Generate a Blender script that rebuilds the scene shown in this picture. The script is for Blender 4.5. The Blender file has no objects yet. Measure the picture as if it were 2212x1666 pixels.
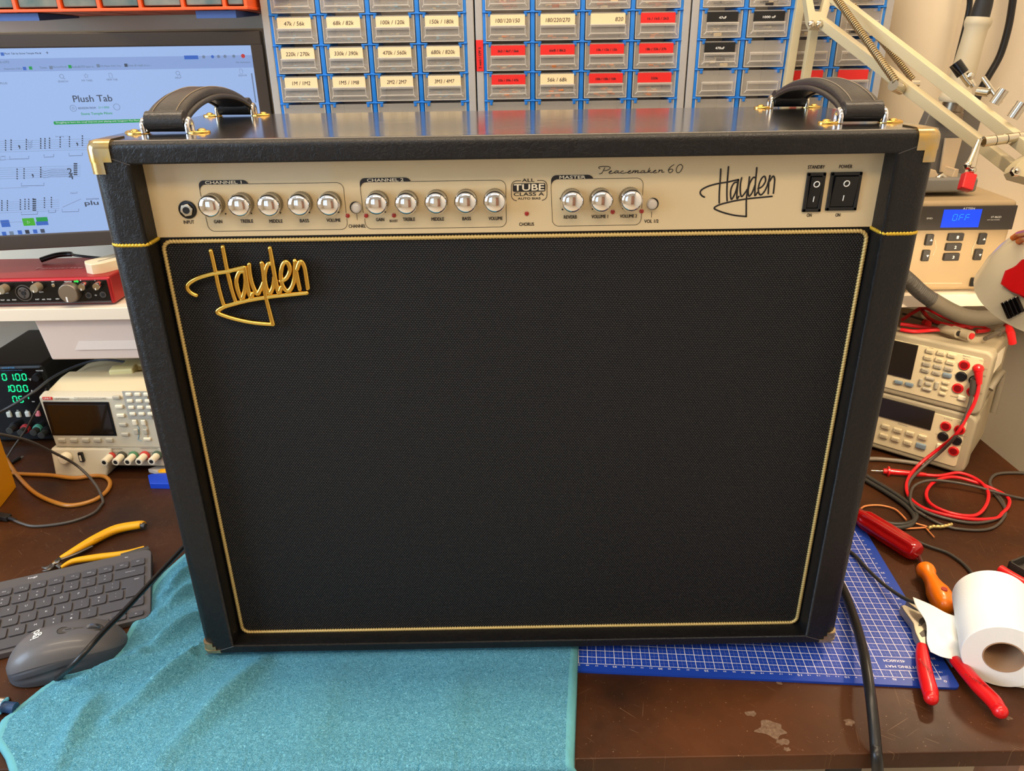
import bpy, bmesh, math, random
from mathutils import Vector, Matrix, Euler
PI = math.pi
random.seed(7)
S = bpy.context.scene
COL = S.collection

# ------------------------------------------------------------------ camera
FPX, CX, CY = 1619.4, 1106.0, 833.0          # focal length in pixels of the 2212x1666 frame
CAM = Vector((.3452, -.6450, .6307))
YAW, PITCH, ROLL = .0044, .4231, -.0143
_f = Vector((math.sin(YAW)*math.cos(PITCH), math.cos(YAW)*math.cos(PITCH), -math.sin(PITCH)))
_r = Vector((math.cos(YAW), -math.sin(YAW), 0)); _u = _r.cross(_f)
CR = _r*math.cos(ROLL) + _u*math.sin(ROLL); CU = -_r*math.sin(ROLL) + _u*math.cos(ROLL); CF = _f
cd = bpy.data.cameras.new('camera'); cam = bpy.data.objects.new('camera', cd); COL.objects.link(cam)
cd.sensor_fit = 'HORIZONTAL'; cd.sensor_width = 36; cd.lens = FPX/2212*36
cd.clip_start = .02; cd.clip_end = 60
cam.matrix_world = Matrix(((CR.x, CU.x, -CF.x, CAM.x), (CR.y, CU.y, -CF.y, CAM.y), (CR.z, CU.z, -CF.z, CAM.z), (0, 0, 0, 1)))
S.camera = cam
cd.dof.use_dof = True; cd.dof.focus_distance = .77; cd.dof.aperture_fstop = 20

# ------------------------------------------------------------------ view + world
S.view_settings.view_transform = 'Standard'; S.view_settings.look = 'None'
S.view_settings.gamma = 1; S.view_settings.use_curve_mapping = False
S.view_settings.exposure = -0.08
W = bpy.data.worlds.new('sky'); S.world = W; W.use_nodes = True
bg = W.node_tree.nodes['Background']; bg.inputs[0].default_value = (.62, .78, 1, 1); bg.inputs[1].default_value = 2.0

def area(name, loc, target, size, size_y, power, color):
    l = bpy.data.lights.new(name, 'AREA'); l.shape = 'RECTANGLE'; l.size = size; l.size_y = size_y
    l.energy = power; l.color = color
    o = bpy.data.objects.new(name, l); COL.objects.link(o); o.location = loc
    o.rotation_euler = (Vector(target)-Vector(loc)).to_track_quat('-Z', 'Y').to_euler()
    return o
# added front fill, warm ceiling fitting over the bench, and daylight coming in through the window of the left wall
area('front_fill_light', (.35, -1.05, 1.70), (.35, -.6, 0), 1.5, .55, 29, (1, .78, .54))  # added warm fill from the camera side, brightens the control panel
area('ceiling_light_bench', (.35, .13, 1.70), (.35, .13, 0), 2.0, .14, 28, (1, .79, .55))
area('window_daylight', (-1.74, -.75, .95), (.2, 0, .2), 1.3, 1.2, 46, (.58, .78, 1))

# ------------------------------------------------------------------ helpers: pixel of the photo -> point on a real plane
def ray(u, v): return CR*((u-CX)/FPX) - CU*((v-CY)/FPX) + CF
def Pz(u, v, z=0.0):
    d = ray(u, v); return CAM + d*((z-CAM.z)/d.z)
def Py(u, v, y):
    d = ray(u, v); return CAM + d*((y-CAM.y)/d.y)
def Px(u, v, x):
    d = ray(u, v); return CAM + d*((x-CAM.x)/d.x)
def Pd(u, v, dep): return CAM + ray(u, v)*dep
def Pp(u, v, p0, n):
    d = ray(u, v); return CAM + d*((Vector(p0)-CAM).dot(n)/d.dot(n))

# ------------------------------------------------------------------ materials
def lin(c):
    r = []
    for x in c[:3]:
        x = x/255.0; r.append(x/12.92 if x <= .04045 else ((x+.055)/1.055)**2.4)
    return (r[0], r[1], r[2], 1)
MATS = {}
def mat(name, c, rough=.5, metal=0, bump=None, vary=None, coat=0, emit=None, trans=0, ior=1.45, alpha=1, spec=.5, sheen=0, aniso=None):
    """bump=(scale,strength,distance,detail,distortion)  vary=(scale,amount,colour2)"""
    if name in MATS: return MATS[name]
    m = bpy.data.materials.new(name); m.use_nodes = True; nt = m.node_tree; N = nt.nodes; L = nt.links
    b = N['Principled BSDF']; b.inputs['Base Color'].default_value = lin(c)
    b.inputs['Roughness'].default_value = rough; b.inputs['Metallic'].default_value = metal
    b.inputs['Coat Weight'].default_value = coat; b.inputs['IOR'].default_value = ior
    b.inputs['Transmission Weight'].default_value = trans; b.inputs['Alpha'].default_value = alpha
    b.inputs['Specular IOR Level'].default_value = spec
    if sheen: b.inputs['Sheen Weight'].default_value = sheen
    if emit: b.inputs['Emission Color'].default_value = lin(emit[0]); b.inputs['Emission Strength'].default_value = emit[1]
    tc = None
    if bump or vary: tc = N.new('ShaderNodeTexCoord')
    if bump:
        n = N.new('ShaderNodeTexNoise'); n.inputs['Scale'].default_value = bump[0]
        n.inputs['Detail'].default_value = bump[3] if len(bump) > 3 else 3
        n.inputs['Distortion'].default_value = bump[4] if len(bump) > 4 else 0
        bp = N.new('ShaderNodeBump'); bp.inputs['Strength'].default_value = bump[1]; bp.inputs['Distance'].default_value = bump[2]
        L.new(tc.outputs['Object'], n.inputs['Vector']); L.new(n.outputs['Fac'], bp.inputs['Height']); L.new(bp.outputs[0], b.inputs['Normal'])
    if vary:
        n = N.new('ShaderNodeTexNoise'); n.inputs['Scale'].default_value = vary[0]; n.inputs['Detail'].default_value = 4
        r = N.new('ShaderNodeValToRGB'); r.color_ramp.elements[0].position = .5-vary[1]/2; r.color_ramp.elements[1].position = .5+vary[1]/2
        r.color_ramp.elements[0].color = lin(c); r.color_ramp.elements[1].color = lin(vary[2])
        L.new(tc.outputs['Object'], n.inputs['Vector']); L.new(n.outputs['Fac'], r.inputs[0]); L.new(r.outputs[0], b.inputs['Base Color'])
    MATS[name] = m; return m
class NT:
    """tiny wrapper to write node graphs"""
    def __init__(s, m): s.nt = m.node_tree; s.N = s.nt.nodes; s.L = s.nt.links; s.b = s.N['Principled BSDF']
    def n(s, t, **k):
        x = s.N.new(t)
        for a, v in k.items(): setattr(x, a, v)
        return x
    def m(s, op, a, b=None, c=None):
        x = s.N.new('ShaderNodeMath'); x.operation = op
        for i, v in enumerate((a, b, c)):
            if v is None: continue
            if isinstance(v, (int, float)): x.inputs[i].default_value = v
            else: s.L.new(v, x.inputs[i])
        return x.outputs[0]
    def obj(s):
        t = s.n('ShaderNodeTexCoord'); sp = s.n('ShaderNodeSeparateXYZ'); s.L.new(t.outputs['Object'], sp.inputs[0])
        return t.outputs['Object'], sp.outputs[0], sp.outputs[1], sp.outputs[2]
    def noise(s, vec, scale, detail=3, dist=0, rough=.5):
        x = s.n('ShaderNodeTexNoise'); x.inputs['Scale'].default_value = scale; x.inputs['Detail'].default_value = detail
        x.inputs['Distortion'].default_value = dist; x.inputs['Roughness'].default_value = rough
        s.L.new(vec, x.inputs['Vector']); return x.outputs['Fac']
    def ramp(s, f, stops):
        r = s.n('ShaderNodeValToRGB'); e = r.color_ramp.elements
        e[0].position, e[0].color = stops[0][0], lin(stops[0][1]); e[1].position, e[1].color = stops[-1][0], lin(stops[-1][1])
        for p, c in stops[1:-1]:
            q = e.new(p); q.color = lin(c)
        s.L.new(f, r.inputs[0]); return r.outputs[0]
    def mix(s, f, a, b):
        x = s.n('ShaderNodeMix', data_type='RGBA')
        for sock, v in ((x.inputs['Factor'], f), (x.inputs[6], a), (x.inputs[7], b)):
            if isinstance(v, (int, float)): sock.default_value = v
            elif isinstance(v, tuple): sock.default_value = lin(v)
            else: s.L.new(v, sock)
        return x.outputs[2]
    def bump(s, h, st, d, prev=None):
        x = s.n('ShaderNodeBump'); x.inputs['Strength'].default_value = st; x.inputs['Distance'].default_value = d
        s.L.new(h, x.inputs['Height'])
        if prev: s.L.new(prev, x.inputs['Normal'])
        return x.outputs[0]
    def set(s, k, v):
        if isinstance(v, (int, float)): s.b.inputs[k].default_value = v
        else: s.L.new(v, s.b.inputs[k])

# ------------------------------------------------------------------ mesh building
class MB:
    def __init__(s): s.bm = bmesh.new(); s.mi = 0
    def _add(s, t, M=None):
        if M is not None: bmesh.ops.transform(t, matrix=M, verts=t.verts)
        vm = {}
        for v in t.verts: vm[v] = s.bm.verts.new(v.co)
        for f in t.faces:
            try: g = s.bm.faces.new([vm[v] for v in f.verts]); g.material_index = s.mi
            except ValueError: pass
        t.free(); return s
    def box(s, a, b, bev=0, seg=2, M=None):
        t = bmesh.new(); bmesh.ops.create_cube(t, size=1)
        a = Vector(a); b = Vector(b)
        bmesh.ops.scale(t, vec=(b-a), verts=t.verts); bmesh.ops.translate(t, vec=(a+b)/2, verts=t.verts)
        if bev: bmesh.ops.bevel(t, geom=t.edges[:], offset=bev, segments=seg, profile=.5, affect='EDGES', clamp_overlap=True)
        return s._add(t, M)
    def bbox(s, c, size, bev=0, seg=2, M=None):
        c = Vector(c); h = Vector(size)/2
        return s.box(c-h, c+h, bev, seg, M)
    def lathe(s, prof, seg=24, M=None, caps=True, wob=None):
        """prof: (r, z) list revolved round z"""
        t = bmesh.new(); rings = []
        for j, (r, z) in enumerate(prof):
            if r < 1e-6: rings.append([t.verts.new((0, 0, z))])
            else:
                rr = []
                for i in range(seg):
                    q = r*(wob(i, j) if wob else 1); a = 2*PI*i/seg
                    rr.append(t.verts.new((q*math.cos(a), q*math.sin(a), z)))
                rings.append(rr)
        for A, B in zip(rings, rings[1:]):
            for i in range(seg):
                k = (i+1) % seg
                if len(A) == 1 and len(B) == 1: continue
                if len(A) == 1: t.faces.new((A[0], B[i], B[k]))
                elif len(B) == 1: t.faces.new((A[i], A[k], B[0]))
                else: t.faces.new((A[i], A[k], B[k], B[i]))
        if caps:
            if len(rings[0]) > 1: t.faces.new(rings[0][::-1])
            if len(rings[-1]) > 1: t.faces.new(rings[-1])
        bmesh.ops.recalc_face_normals(t, faces=t.faces[:])
        return s._add(t, M)
    def cyl(s, p0, p1, r0, r1=None, seg=20):
        p0 = Vector(p0); p1 = Vector(p1); d = p1-p0
        M = Matrix.Translation(p0) @ d.to_track_quat('Z', 'Y').to_matrix().to_4x4()
        return s.lathe([(r0, 0), (r0 if r1 is None else r1, d.length)], seg, M)
    def prof(s, p0, p1, prof, seg=24, wob=None):
        """lathe profile placed with z axis along p0->p1"""
        p0 = Vector(p0); d = Vector(p1)-p0
        return s.lathe(prof, seg, Matrix.Translation(p0) @ d.to_track_quat('Z', 'Y').to_matrix().to_4x4(), wob=wob)
    def sphere(s, c, r, seg=16, sc=(1, 1, 1), M=None):
        t = bmesh.new(); bmesh.ops.create_uvsphere(t, u_segments=seg, v_segments=max(6, seg//2), radius=r)
        bmesh.ops.scale(t, vec=sc, verts=t.verts); bmesh.ops.translate(t, vec=c, verts=t.verts)
        return s._add(t, M)
    def tube(s, pts, r, seg=10, closed=False, ref=None, flat=1.0, rfun=None):
        pts = [Vector(p) for p in pts]; n = len(pts); t = bmesh.new(); rings = []
        tan = []
        for i in range(n):
            a = pts[(i-1) % n] if (closed or i) else pts[0]; b = pts[(i+1) % n] if (closed or i < n-1) else pts[-1]
            d = b-a; tan.append(d.normalized() if d.length > 1e-9 else Vector((0, 0, 1)))
        nor = Vector(ref) if ref else Vector((0, 0, 1))
        if abs(nor.dot(tan[0])) > .95: nor = Vector((0, 1, 0)) if not ref else Vector((1, .01, 0))
        L = 0
        for i in range(n):
            nor = (nor - tan[i]*nor.dot(tan[i]))
            if nor.length < 1e-6: nor = tan[i].orthogonal()
            nor.normalize(); bi = tan[i].cross(nor)
            if i: L += (pts[i]-pts[i-1]).length
            ri = r(i/(n-1)) if callable(r) else r
            rg = []
            for k in range(seg):
                a = 2*PI*k/seg; q = ri*(rfun(a, L) if rfun else 1)
                rg.append(t.verts.new(pts[i] + nor*(math.cos(a)*q*flat) + bi*(math.sin(a)*q)))
            rings.append(rg)
        m = n if closed else n-1
        for i in range(m):
            A = rings[i]; B = rings[(i+1) % n]
            for k in range(seg): t.faces.new((A[k], A[(k+1) % seg], B[(k+1) % seg], B[k]))
        if not closed: t.faces.new(rings[0][::-1]); t.faces.new(rings[-1])
        bmesh.ops.recalc_face_normals(t, faces=t.faces[:])
        return s._add(t)
    def prism(s, poly, z0, z1, M=None, bev=0, seg=2):
        t = bmesh.new(); A = [t.verts.new((x, y, z0)) for x, y in poly]; B = [t.verts.new((x, y, z1)) for x, y in poly]
        n = len(poly)
        t.faces.new(A[::-1]); top = t.faces.new(B)
        for i in range(n): t.faces.new((A[i], A[(i+1) % n], B[(i+1) % n], B[i]))
        bmesh.ops.recalc_face_normals(t, faces=t.faces[:])
        if bev: bmesh.ops.bevel(t, geom=[e for e in t.edges if abs(e.verts[0].co.z-z1) < 1e-7 and abs(e.verts[1].co.z-z1) < 1e-7], offset=bev, segments=seg, profile=.5, affect='EDGES')
        return s._add(t, M)
    def hexa(s, lo, hi, bev=0, seg=2):
        """8-corner solid: lo four corners, hi four corners, same winding"""
        t = bmesh.new(); A = [t.verts.new(p) for p in lo]; B = [t.verts.new(p) for p in hi]
        t.faces.new(A[::-1]); t.faces.new(B)
        for i in range(4): t.faces.new((A[i], A[(i+1) % 4], B[(i+1) % 4], B[i]))
        bmesh.ops.recalc_face_normals(t, faces=t.faces[:])
        if bev: bmesh.ops.bevel(t, geom=t.edges[:], offset=bev, segments=seg, profile=.5, affect='EDGES')
        return s._add(t)
    def mesh(s, verts, faces, M=None):
        t = bmesh.new(); V = [t.verts.new(p) for p in verts]
        for f in faces:
            try: t.faces.new([V[i] for i in f])
            except ValueError: pass
        return s._add(t, M)
    def add_mesh(s, me, M=None):
        t = bmesh.new(); t.from_mesh(me); return s._add(t, M)
    def make(s, name, mats, parent=None, smooth=50, loc=None, rot=None):
        me = bpy.data.meshes.new(name); s.bm.normal_update(); s.bm.to_mesh(me); s.bm.free()
        for m in (mats if isinstance(mats, (list, tuple)) else [mats]): me.materials.append(m)
        if smooth:
            for p in me.polygons: p.use_smooth = True
            me.set_sharp_from_angle(angle=math.radians(smooth))
        o = bpy.data.objects.new(name, me); COL.objects.link(o)
        if smooth and smooth <= 50 and len(me.polygons) < 4000:
            wn = o.modifiers.new('face_weighted_normals', 'WEIGHTED_NORMAL'); wn.keep_sharp = True
        if parent: o.parent = parent
        if loc is not None: o.location = loc
        if rot is not None: o.rotation_euler = rot
        return o
def tag(o, label=None, cat=None, group=None, kind=None):
    if label: o['label'] = label
    if cat: o['category'] = cat
    if group: o['group'] = group
    if kind: o['kind'] = kind
    return o
def empty(name, label, cat, loc=(0, 0, 0), rz=0, group=None, rx=0):
    o = bpy.data.objects.new(name, None); COL.objects.link(o); o.empty_display_size = .02
    o.location = loc; o.rotation_euler = (rx, 0, rz); return tag(o, label, cat, group)
def rrect(x0, x1, y0, y1, r, n=5):
    out = []
    for cx, cy, a0 in ((x1-r, y1-r, 0), (x0+r, y1-r, 90), (x0+r, y0+r, 180), (x1-r, y0+r, 270)):
        for i in range(n+1):
            a = math.radians(a0+90*i/n); out.append((cx+r*math.cos(a), cy+r*math.sin(a)))
    return out
def cat_rom(pts, n=8, closed=False):
    P = [Vector(p) for p in pts]; out = []; m = len(P)
    for i in range(m if closed else m-1):
        if closed: a, b, c, d = P[(i-1) % m], P[i], P[(i+1) % m], P[(i+2) % m]
        else: a, b, c, d = P[max(i-1, 0)], P[i], P[i+1], P[min(i+2, m-1)]
        for k in range(n):
            t = k/n
            out.append(.5*((2*b)+(c-a)*t+(2*a-5*b+4*c-d)*t*t+(3*b-a-3*c+d)*t**3))
    if not closed: out.append(P[-1])
    return out
_DG = None
def text_mesh(txt, size, ext=0.0, align='CENTER', bold=0, shear=0, sx=1.0, space=1.0):
    cu = bpy.data.curves.new('t', 'FONT'); cu.body = txt; cu.size = size; cu.align_x = align; cu.align_y = 'CENTER'
    cu.extrude = ext; cu.offset = bold; cu.shear = shear; cu.space_character = space; cu.resolution_u = 3
    o = bpy.data.objects.new('t', cu); COL.objects.link(o)
    dg = bpy.context.evaluated_depsgraph_get(); me = bpy.data.meshes.new_from_object(o.evaluated_get(dg))
    COL.objects.unlink(o); bpy.data.objects.remove(o); bpy.data.curves.remove(cu)
    if sx != 1:
        for v in me.vertices: v.co.x *= sx
    return me
FRONT = Matrix.Rotation(PI/2, 4, 'X')          # text drawn in XY stands up, facing -y
def put_text(mb, txt, size, loc, R=FRONT, **k):
    """loc = centre; R = orientation"""
    me = text_mesh(txt, size, **k); mb.add_mesh(me, Matrix.Translation(loc) @ R); bpy.data.meshes.remove(me)
def struct(o): o['kind'] = 'structure'; return o
def copy_tree(o, parent=None):
    c = o.copy(); COL.objects.link(c)
    if parent: c.parent = parent
    for ch in [x for x in list(bpy.data.objects) if x.parent == o]: copy_tree(ch, c)
    return c
# ================================================================== materials
def tolex(name='black_tolex', rough=.34, st=.42, dist=.0009, coat=.0):
    m = mat(name, (27, 26, 27), .42, spec=.42, coat=coat); g = NT(m); v, x, y, z = g.obj()
    n0 = g.noise(v, 95, 4, 2.2, .5); n1 = g.noise(v, 260, 5, 1.8, .55)
    vo = g.n('ShaderNodeTexVoronoi', feature='DISTANCE_TO_EDGE'); vo.inputs['Scale'].default_value = 300
    g.L.new(v, vo.inputs['Vector'])
    ridge = g.m('ABSOLUTE', g.m('SUBTRACT', n0, .5))
    h = g.m('ADD', g.m('ADD', g.m('MULTIPLY', n1, .8), g.m('MULTIPLY', g.m('MINIMUM', ridge, .06), 6.0)), g.m('MULTIPLY', g.m('MINIMUM', vo.outputs['Distance'], .25), .7))
    g.set('Normal', g.bump(h, st, dist))
    d = g.noise(v, 850, 2, 0, .6); sp = g.ramp(d, [(.0, (12, 11, 12)), (.72, (17, 16, 17)), (.79, (84, 76, 70))])
    g.set('Base Color', sp); g.set('Roughness', g.m('ADD', g.m('MULTIPLY', g.noise(v, 12, 3), .2), rough)); return m
TOLEX_TOP = tolex('black_tolex_polished', .20, .10, .0005, 1.0); TOLEX_TOP.node_tree.nodes['Principled BSDF'].inputs['Coat Roughness'].default_value = .13; TOLEX_TOP.node_tree.nodes['Principled BSDF'].inputs['Coat IOR'].default_value = 2.6
TOLEX = tolex()
def grille():
    m = mat('woven_grille_cloth', (14, 14, 16), .8); g = NT(m); v, x, y, z = g.obj()
    cell = .00265; row = .0018
    rz = g.m('DIVIDE', z, row); ri = g.m('FLOOR', rz); off = g.m('MULTIPLY', g.m('MODULO', g.m('ABSOLUTE', ri), 2.0), .5)
    fx = g.m('ADD', g.m('DIVIDE', x, cell), off); sx = g.m('ABSOLUTE', g.m('SUBTRACT', g.m('FRACT', fx), .5)); sz = g.m('ABSOLUTE', g.m('SUBTRACT', g.m('FRACT', rz), .5))
    hx = g.m('SUBTRACT', 1.0, g.m('POWER', g.m('MULTIPLY', sx, 2.3), 2.0)); hz = g.m('SUBTRACT', 1.0, g.m('POWER', g.m('MULTIPLY', sz, 2.3), 2.0))
    h = g.m('MAXIMUM', g.m('MULTIPLY', g.m('MAXIMUM', hx, 0.0), g.m('MAXIMUM', hz, 0.0)), 0.0)
    fib = g.noise(v, 2600, 2)
    hh = g.m('ADD', h, g.m('MULTIPLY', fib, .25))
    g.set('Base Color', g.ramp(h, [(0, (2, 2, 3)), (.30, (10, 10, 11)), (.75, (46, 45, 47)), (1, (64, 62, 64))]))
    g.set('Normal', g.bump(hh, .8, .0007)); g.set('Specular IOR Level', .3); g.set('Roughness', .62); return m
GRILLE = grille()
def towel_mat():
    m = mat('terry_cloth', (64, 160, 190), .95, spec=.1); g = NT(m); v, x, y, z = g.obj()
    n1 = g.noise(v, 430, 4, 2.4, .6); n2 = g.noise(v, 9, 3)
    c = g.mix(g.ramp(n1, [(.32, (0, 0, 0)), (.62, (255, 255, 255))]), (58, 146, 180), (146, 226, 250))
    c2 = g.mix(g.m('MULTIPLY', g.ramp(n2, [(.45, (0, 0, 0)), (.8, (255, 255, 255))]), .16), c, (120, 184, 180))
    g.set('Base Color', c2); g.set('Normal', g.bump(g.noise(v, 430, 4, 2.4, .6), 1.0, .005)); return m
TOWEL = towel_mat()
HEM = mat('towel_hem', (92, 160, 172), .9, bump=(900, .4, .0005))
def wood_desk():
    m = mat('dark_brown_desk_laminate', (56, 32, 20), .38, spec=.32); g = NT(m); v, x, y, z = g.obj()
    big = g.noise(v, 5, 5, .3, .6); fine = g.noise(v, 90, 6, .4, .7)
    c = g.mix(g.ramp(big, [(.35, (0, 0, 0)), (.7, (255, 255, 255))]), (42, 21, 8), (80, 43, 17))
    # scratches: stretched noise in three directions
    sc = None
    for ang, s1, s2 in ((.5, 16, 1100), (-.75, 22, 1000), (1.35, 14, 1200), (2.6, 26, 900)):
        mp = g.n('ShaderNodeMapping', vector_type='TEXTURE'); mp.inputs['Rotation'].default_value = (0, 0, ang); mp.inputs['Scale'].default_value = (1/s1, 1/s2, 1)
        g.L.new(v, mp.inputs['Vector']); nn = g.noise(mp.outputs[0], 1, 1, .1, .3)
        r = g.m('GREATER_THAN', nn, .765); sc = r if sc is None else g.m('MAXIMUM', sc, r)
    msk = g.m('MULTIPLY', sc, g.m('GREATER_THAN', g.noise(v, 14, 2), .50))
    dust = g.m('GREATER_THAN', g.noise(v, 420, 2, 0, .4), .735)
    k = g.m('MAXIMUM', g.m('MULTIPLY', msk, .26), g.m('MULTIPLY', dust, .5))
    c = g.mix(k, c, (168, 136, 104)); g.set('Base Color', c)
    ro = g.m('ADD', g.m('MULTIPLY', fine, .26), .33); g.set('Roughness', g.m('ADD', ro, g.m('MULTIPLY', k, .3)))
    g.set('Normal', g.bump(fine, .10, .0006)); return m
DESK = wood_desk()
def mat_mat():
    m = mat('cutting_mat_print', (44, 70, 160), .42); g = NT(m); v, x, y, z = g.obj()
    def lines(c, per, w, off=0.0):
        f = g.m('FRACT', g.m('DIVIDE', g.m('ADD', c, off), per)); d = g.m('MULTIPLY', g.m('SUBTRACT', .5, g.m('ABSOLUTE', g.m('SUBTRACT', f, .5))), per)
        return g.m('LESS_THAN', d, w)
    X = g.m('ADD', x, .6); Y = g.m('ADD', y, .0)
    maj = g.m('MAXIMUM', lines(X, .01, .00034), lines(Y, .01, .00034))
    dx = lines(X, .01, .00016, .005); dy = lines(Y, .01, .00016, .005)
    gx = g.m('LESS_THAN', g.m('FRACT', g.m('DIVIDE', X, .00125)), .5); gy = g.m('LESS_THAN', g.m('FRACT', g.m('DIVIDE', Y, .00125)), .5)
    mn = g.m('MULTIPLY', g.m('MAXIMUM', g.m('MULTIPLY', dx, gy), g.m('MULTIPLY', dy, gx)), .40)
    ins = g.m('MULTIPLY', g.m('MULTIPLY', g.m('GREATER_THAN', x, -.5704), g.m('LESS_THAN', x, .0004)), g.m('MULTIPLY', g.m('GREATER_THAN', y, -.0004), g.m('LESS_THAN', y, .4304)))
    lab = g.m('MULTIPLY', g.m('MULTIPLY', g.m('GREATER_THAN', x, -.0596), g.m('LESS_THAN', x, -.0104)), g.m('MULTIPLY', g.m('GREATER_THAN', y, .0104), g.m('LESS_THAN', y, .0296)))
    top = g.m('GREATER_THAN', z, .0028)
    f = g.m('MULTIPLY', g.m('MULTIPLY', g.m('MAXIMUM', maj, mn), ins), g.m('MULTIPLY', g.m('SUBTRACT', 1.0, lab), top))
    g.set('Base Color', g.mix(f, (24, 62, 160), (232, 222, 222))); g.set('Normal', g.bump(g.noise(v, 1500, 2), .15, .0003)); return m
CUTMAT = mat_mat()
GOLD = mat('brass', (214, 168, 78), .22, 1, bump=(60, .12, .001), vary=(55, .5, (190, 160, 100)))
GOLDCORD = mat('gold_cord', (196, 170, 108), .45, .35)
CORDDARK = mat('gold_cord_shiny', (216, 180, 60), .35, .6)
GOLDLOGO = mat('gold_plated_badge', (222, 182, 88), .13, 1)
CHROME = mat('chrome', (235, 235, 238), .04, 1)
STEEL = mat('steel', (180, 176, 170), .28, 1)
NICKEL = mat('nickel', (205, 196, 178), .15, 1)
KNURL = mat('knurled_chrome', (190, 186, 180), .22, 1)
PANEL = mat('cream_panel', (202, 183, 146), .36, coat=.25, bump=(300, .03, .0003))
INK = mat('black_ink', (26, 24, 26), .5)
CREAMINK = mat('cream_ink', (226, 214, 186), .5)
WHITEINK = mat('white_ink', (235, 232, 225), .5)
GREYINK = mat('grey_ink', (120, 112, 100), .5)
BLACKP = mat('black_plastic', (22, 22, 23), .4)
BLACKG = mat('gloss_black_plastic', (14, 14, 15), .18)
BLACKR = mat('black_rubber', (30, 29, 29), .6)
DGREY = mat('dark_grey_plastic', (62, 60, 58), .5, bump=(900, .1, .0002))
GREYP = mat('grey_plastic', (120, 116, 108), .5)
REDLED = mat('red_led', (150, 22, 18), .25, coat=.5)
CREAMP = mat('cream_plastic', (222, 208, 176), .42)
CREAMB = mat('beige_button', (232, 220, 192), .4)
GREYB = mat('grey_button', (178, 170, 150), .45)
GREYBEZ = mat('grey_beige_plastic', (176, 166, 142), .5)
WALLM = mat('warm_white_plaster', (214, 202, 182), .85, bump=(70, .25, .002, 5))
WHITEM = mat('white_melamine', (226, 212, 190), .42)
CEILM = mat('ceiling_white', (225, 222, 215), .9)
FLOORM = mat('beige_floor', (222, 204, 176), .6, vary=(6, .6, (204, 184, 154)))
BLUEF = mat('blue_frame_plastic', (28, 118, 206), .4)
CABGREY = mat('grey_hammered_steel', (164, 160, 156), .45, bump=(600, .35, .0004))
CLEAR = mat('clear_plastic', (246, 234, 216), .09, trans=.0, alpha=.18, coat=.3)
CLEARRIM = mat('clear_plastic_edge', (212, 204, 192), .2, alpha=.62)
PAPER = mat('cream_paper_label', (228, 204, 160), .8)
REDTAPE = mat('red_label', (214, 34, 30), .5)
REDP = mat('red_plastic', (206, 20, 24), .28, coat=.3)
REDWIRE = mat('red_silicone_wire', (212, 22, 32), .35, coat=.2)
REDALU = mat('red_anodised_aluminium', (176, 42, 44), .38, .55, bump=(1200, .15, .0002))
GREYWIRE = mat('dark_grey_wire', (74, 68, 62), .42)
BLACKWIRE = mat('black_cable', (24, 23, 23), .35)
LAMPC = mat('cream_lamp_enamel', (192, 178, 142), .4, coat=.2)
YELLOWP = mat('yellow_grip', (232, 166, 12), .38)
ORANGEP = mat('orange_grip', (238, 118, 8), .3, coat=.3)
ORANGEB = mat('orange_frame_plastic', (232, 88, 32), .45)
GRAPH = mat('graphite_plastic', (84, 80, 80), .48, bump=(1500, .06, .0002))
KEYM = mat('graphite_key', (74, 72, 76), .42)
TISSUE = mat('white_paper_roll', (244, 240, 230), .9, bump=(500, .35, .0006))
CARDB = mat('cardboard_core', (176, 140, 108), .8)
SCREEND = mat('dark_lcd', (30, 22, 14), .12, coat=.5)
OAK = mat('pale_wood', (176, 134, 110), .55, vary=(25, .5, (150, 108, 84)))
LEATHER = mat('black_leather', (34, 31, 30), .34, bump=(420, .35, .0008, 4, 1.0), spec=.6)
STITCH = mat('pale_stitching', (150, 134, 112), .7)

# ================================================================== the room
def wall(name, a, b, m=WALLM):
    return struct(MB().box(a, b).make(name, m, smooth=0))
XR, YB, ZF, ZC, XL, YF = 1.32, .72, -.76, 1.72, -1.9, -2.6
wall('wall_back', (XL-.1, YB, ZF), (XR+.1, YB+.1, ZC)); wall('wall_right', (XR, YF, ZF), (XR+.1, YB, ZC))
wall('floor', (XL-.1, YF-.1, ZF-.05), (XR+.1, YB+.1, ZF), FLOORM)
wall('ceiling', (XL-.1, YF-.1, ZC), (XR+.1, YB+.1, ZC+.05), CEILM)
mb = MB(); fx0, fx1, fz0, fz1 = -1.5, -.35, .05, 1.45   # added window opening behind the camera, for bluish knob reflections
mb.box((XL-.1, YF-.1, ZF), (fx0, YF, ZC)); mb.box((fx1, YF-.1, ZF), (XR+.1, YF, ZC)); mb.box((fx0, YF-.1, ZF), (fx1, YF, fz0)); mb.box((fx0, YF-.1, fz1), (fx1, YF, ZC)); struct(mb.make('wall_front', WALLM, smooth=0))
mb = MB()
for x in (fx0, fx1-.05, (fx0+fx1)/2-.03): mb.box((x, YF-.07, fz0), (x+.06, YF-.02, fz1))
for z in (fz0, fz1-.05): mb.box((fx0, YF-.07, z), (fx1, YF-.02, z+.05))
struct(mb.make('added_window', WHITEM, smooth=0))
struct(MB().box((.55, YF+.0, ZF), (1.25, YF+.04, 1.3), .004).make('added_door', OAK))  # added unseen door, something for the chrome knobs to reflect
wy0, wy1, wz0, wz1 = -1.45, -.05, .3, 1.6       # window opening in the left wall
mb = MB()
mb.box((XL-.1, YF, ZF), (XL, wy0, ZC)); mb.box((XL-.1, wy1, ZF), (XL, YB, ZC)); mb.box((XL-.1, wy0, ZF), (XL, wy1, wz0)); mb.box((XL-.1, wy0, wz1), (XL, wy1, ZC))
struct(mb.make('wall_left', WALLM, smooth=0))
mb = MB()
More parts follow.
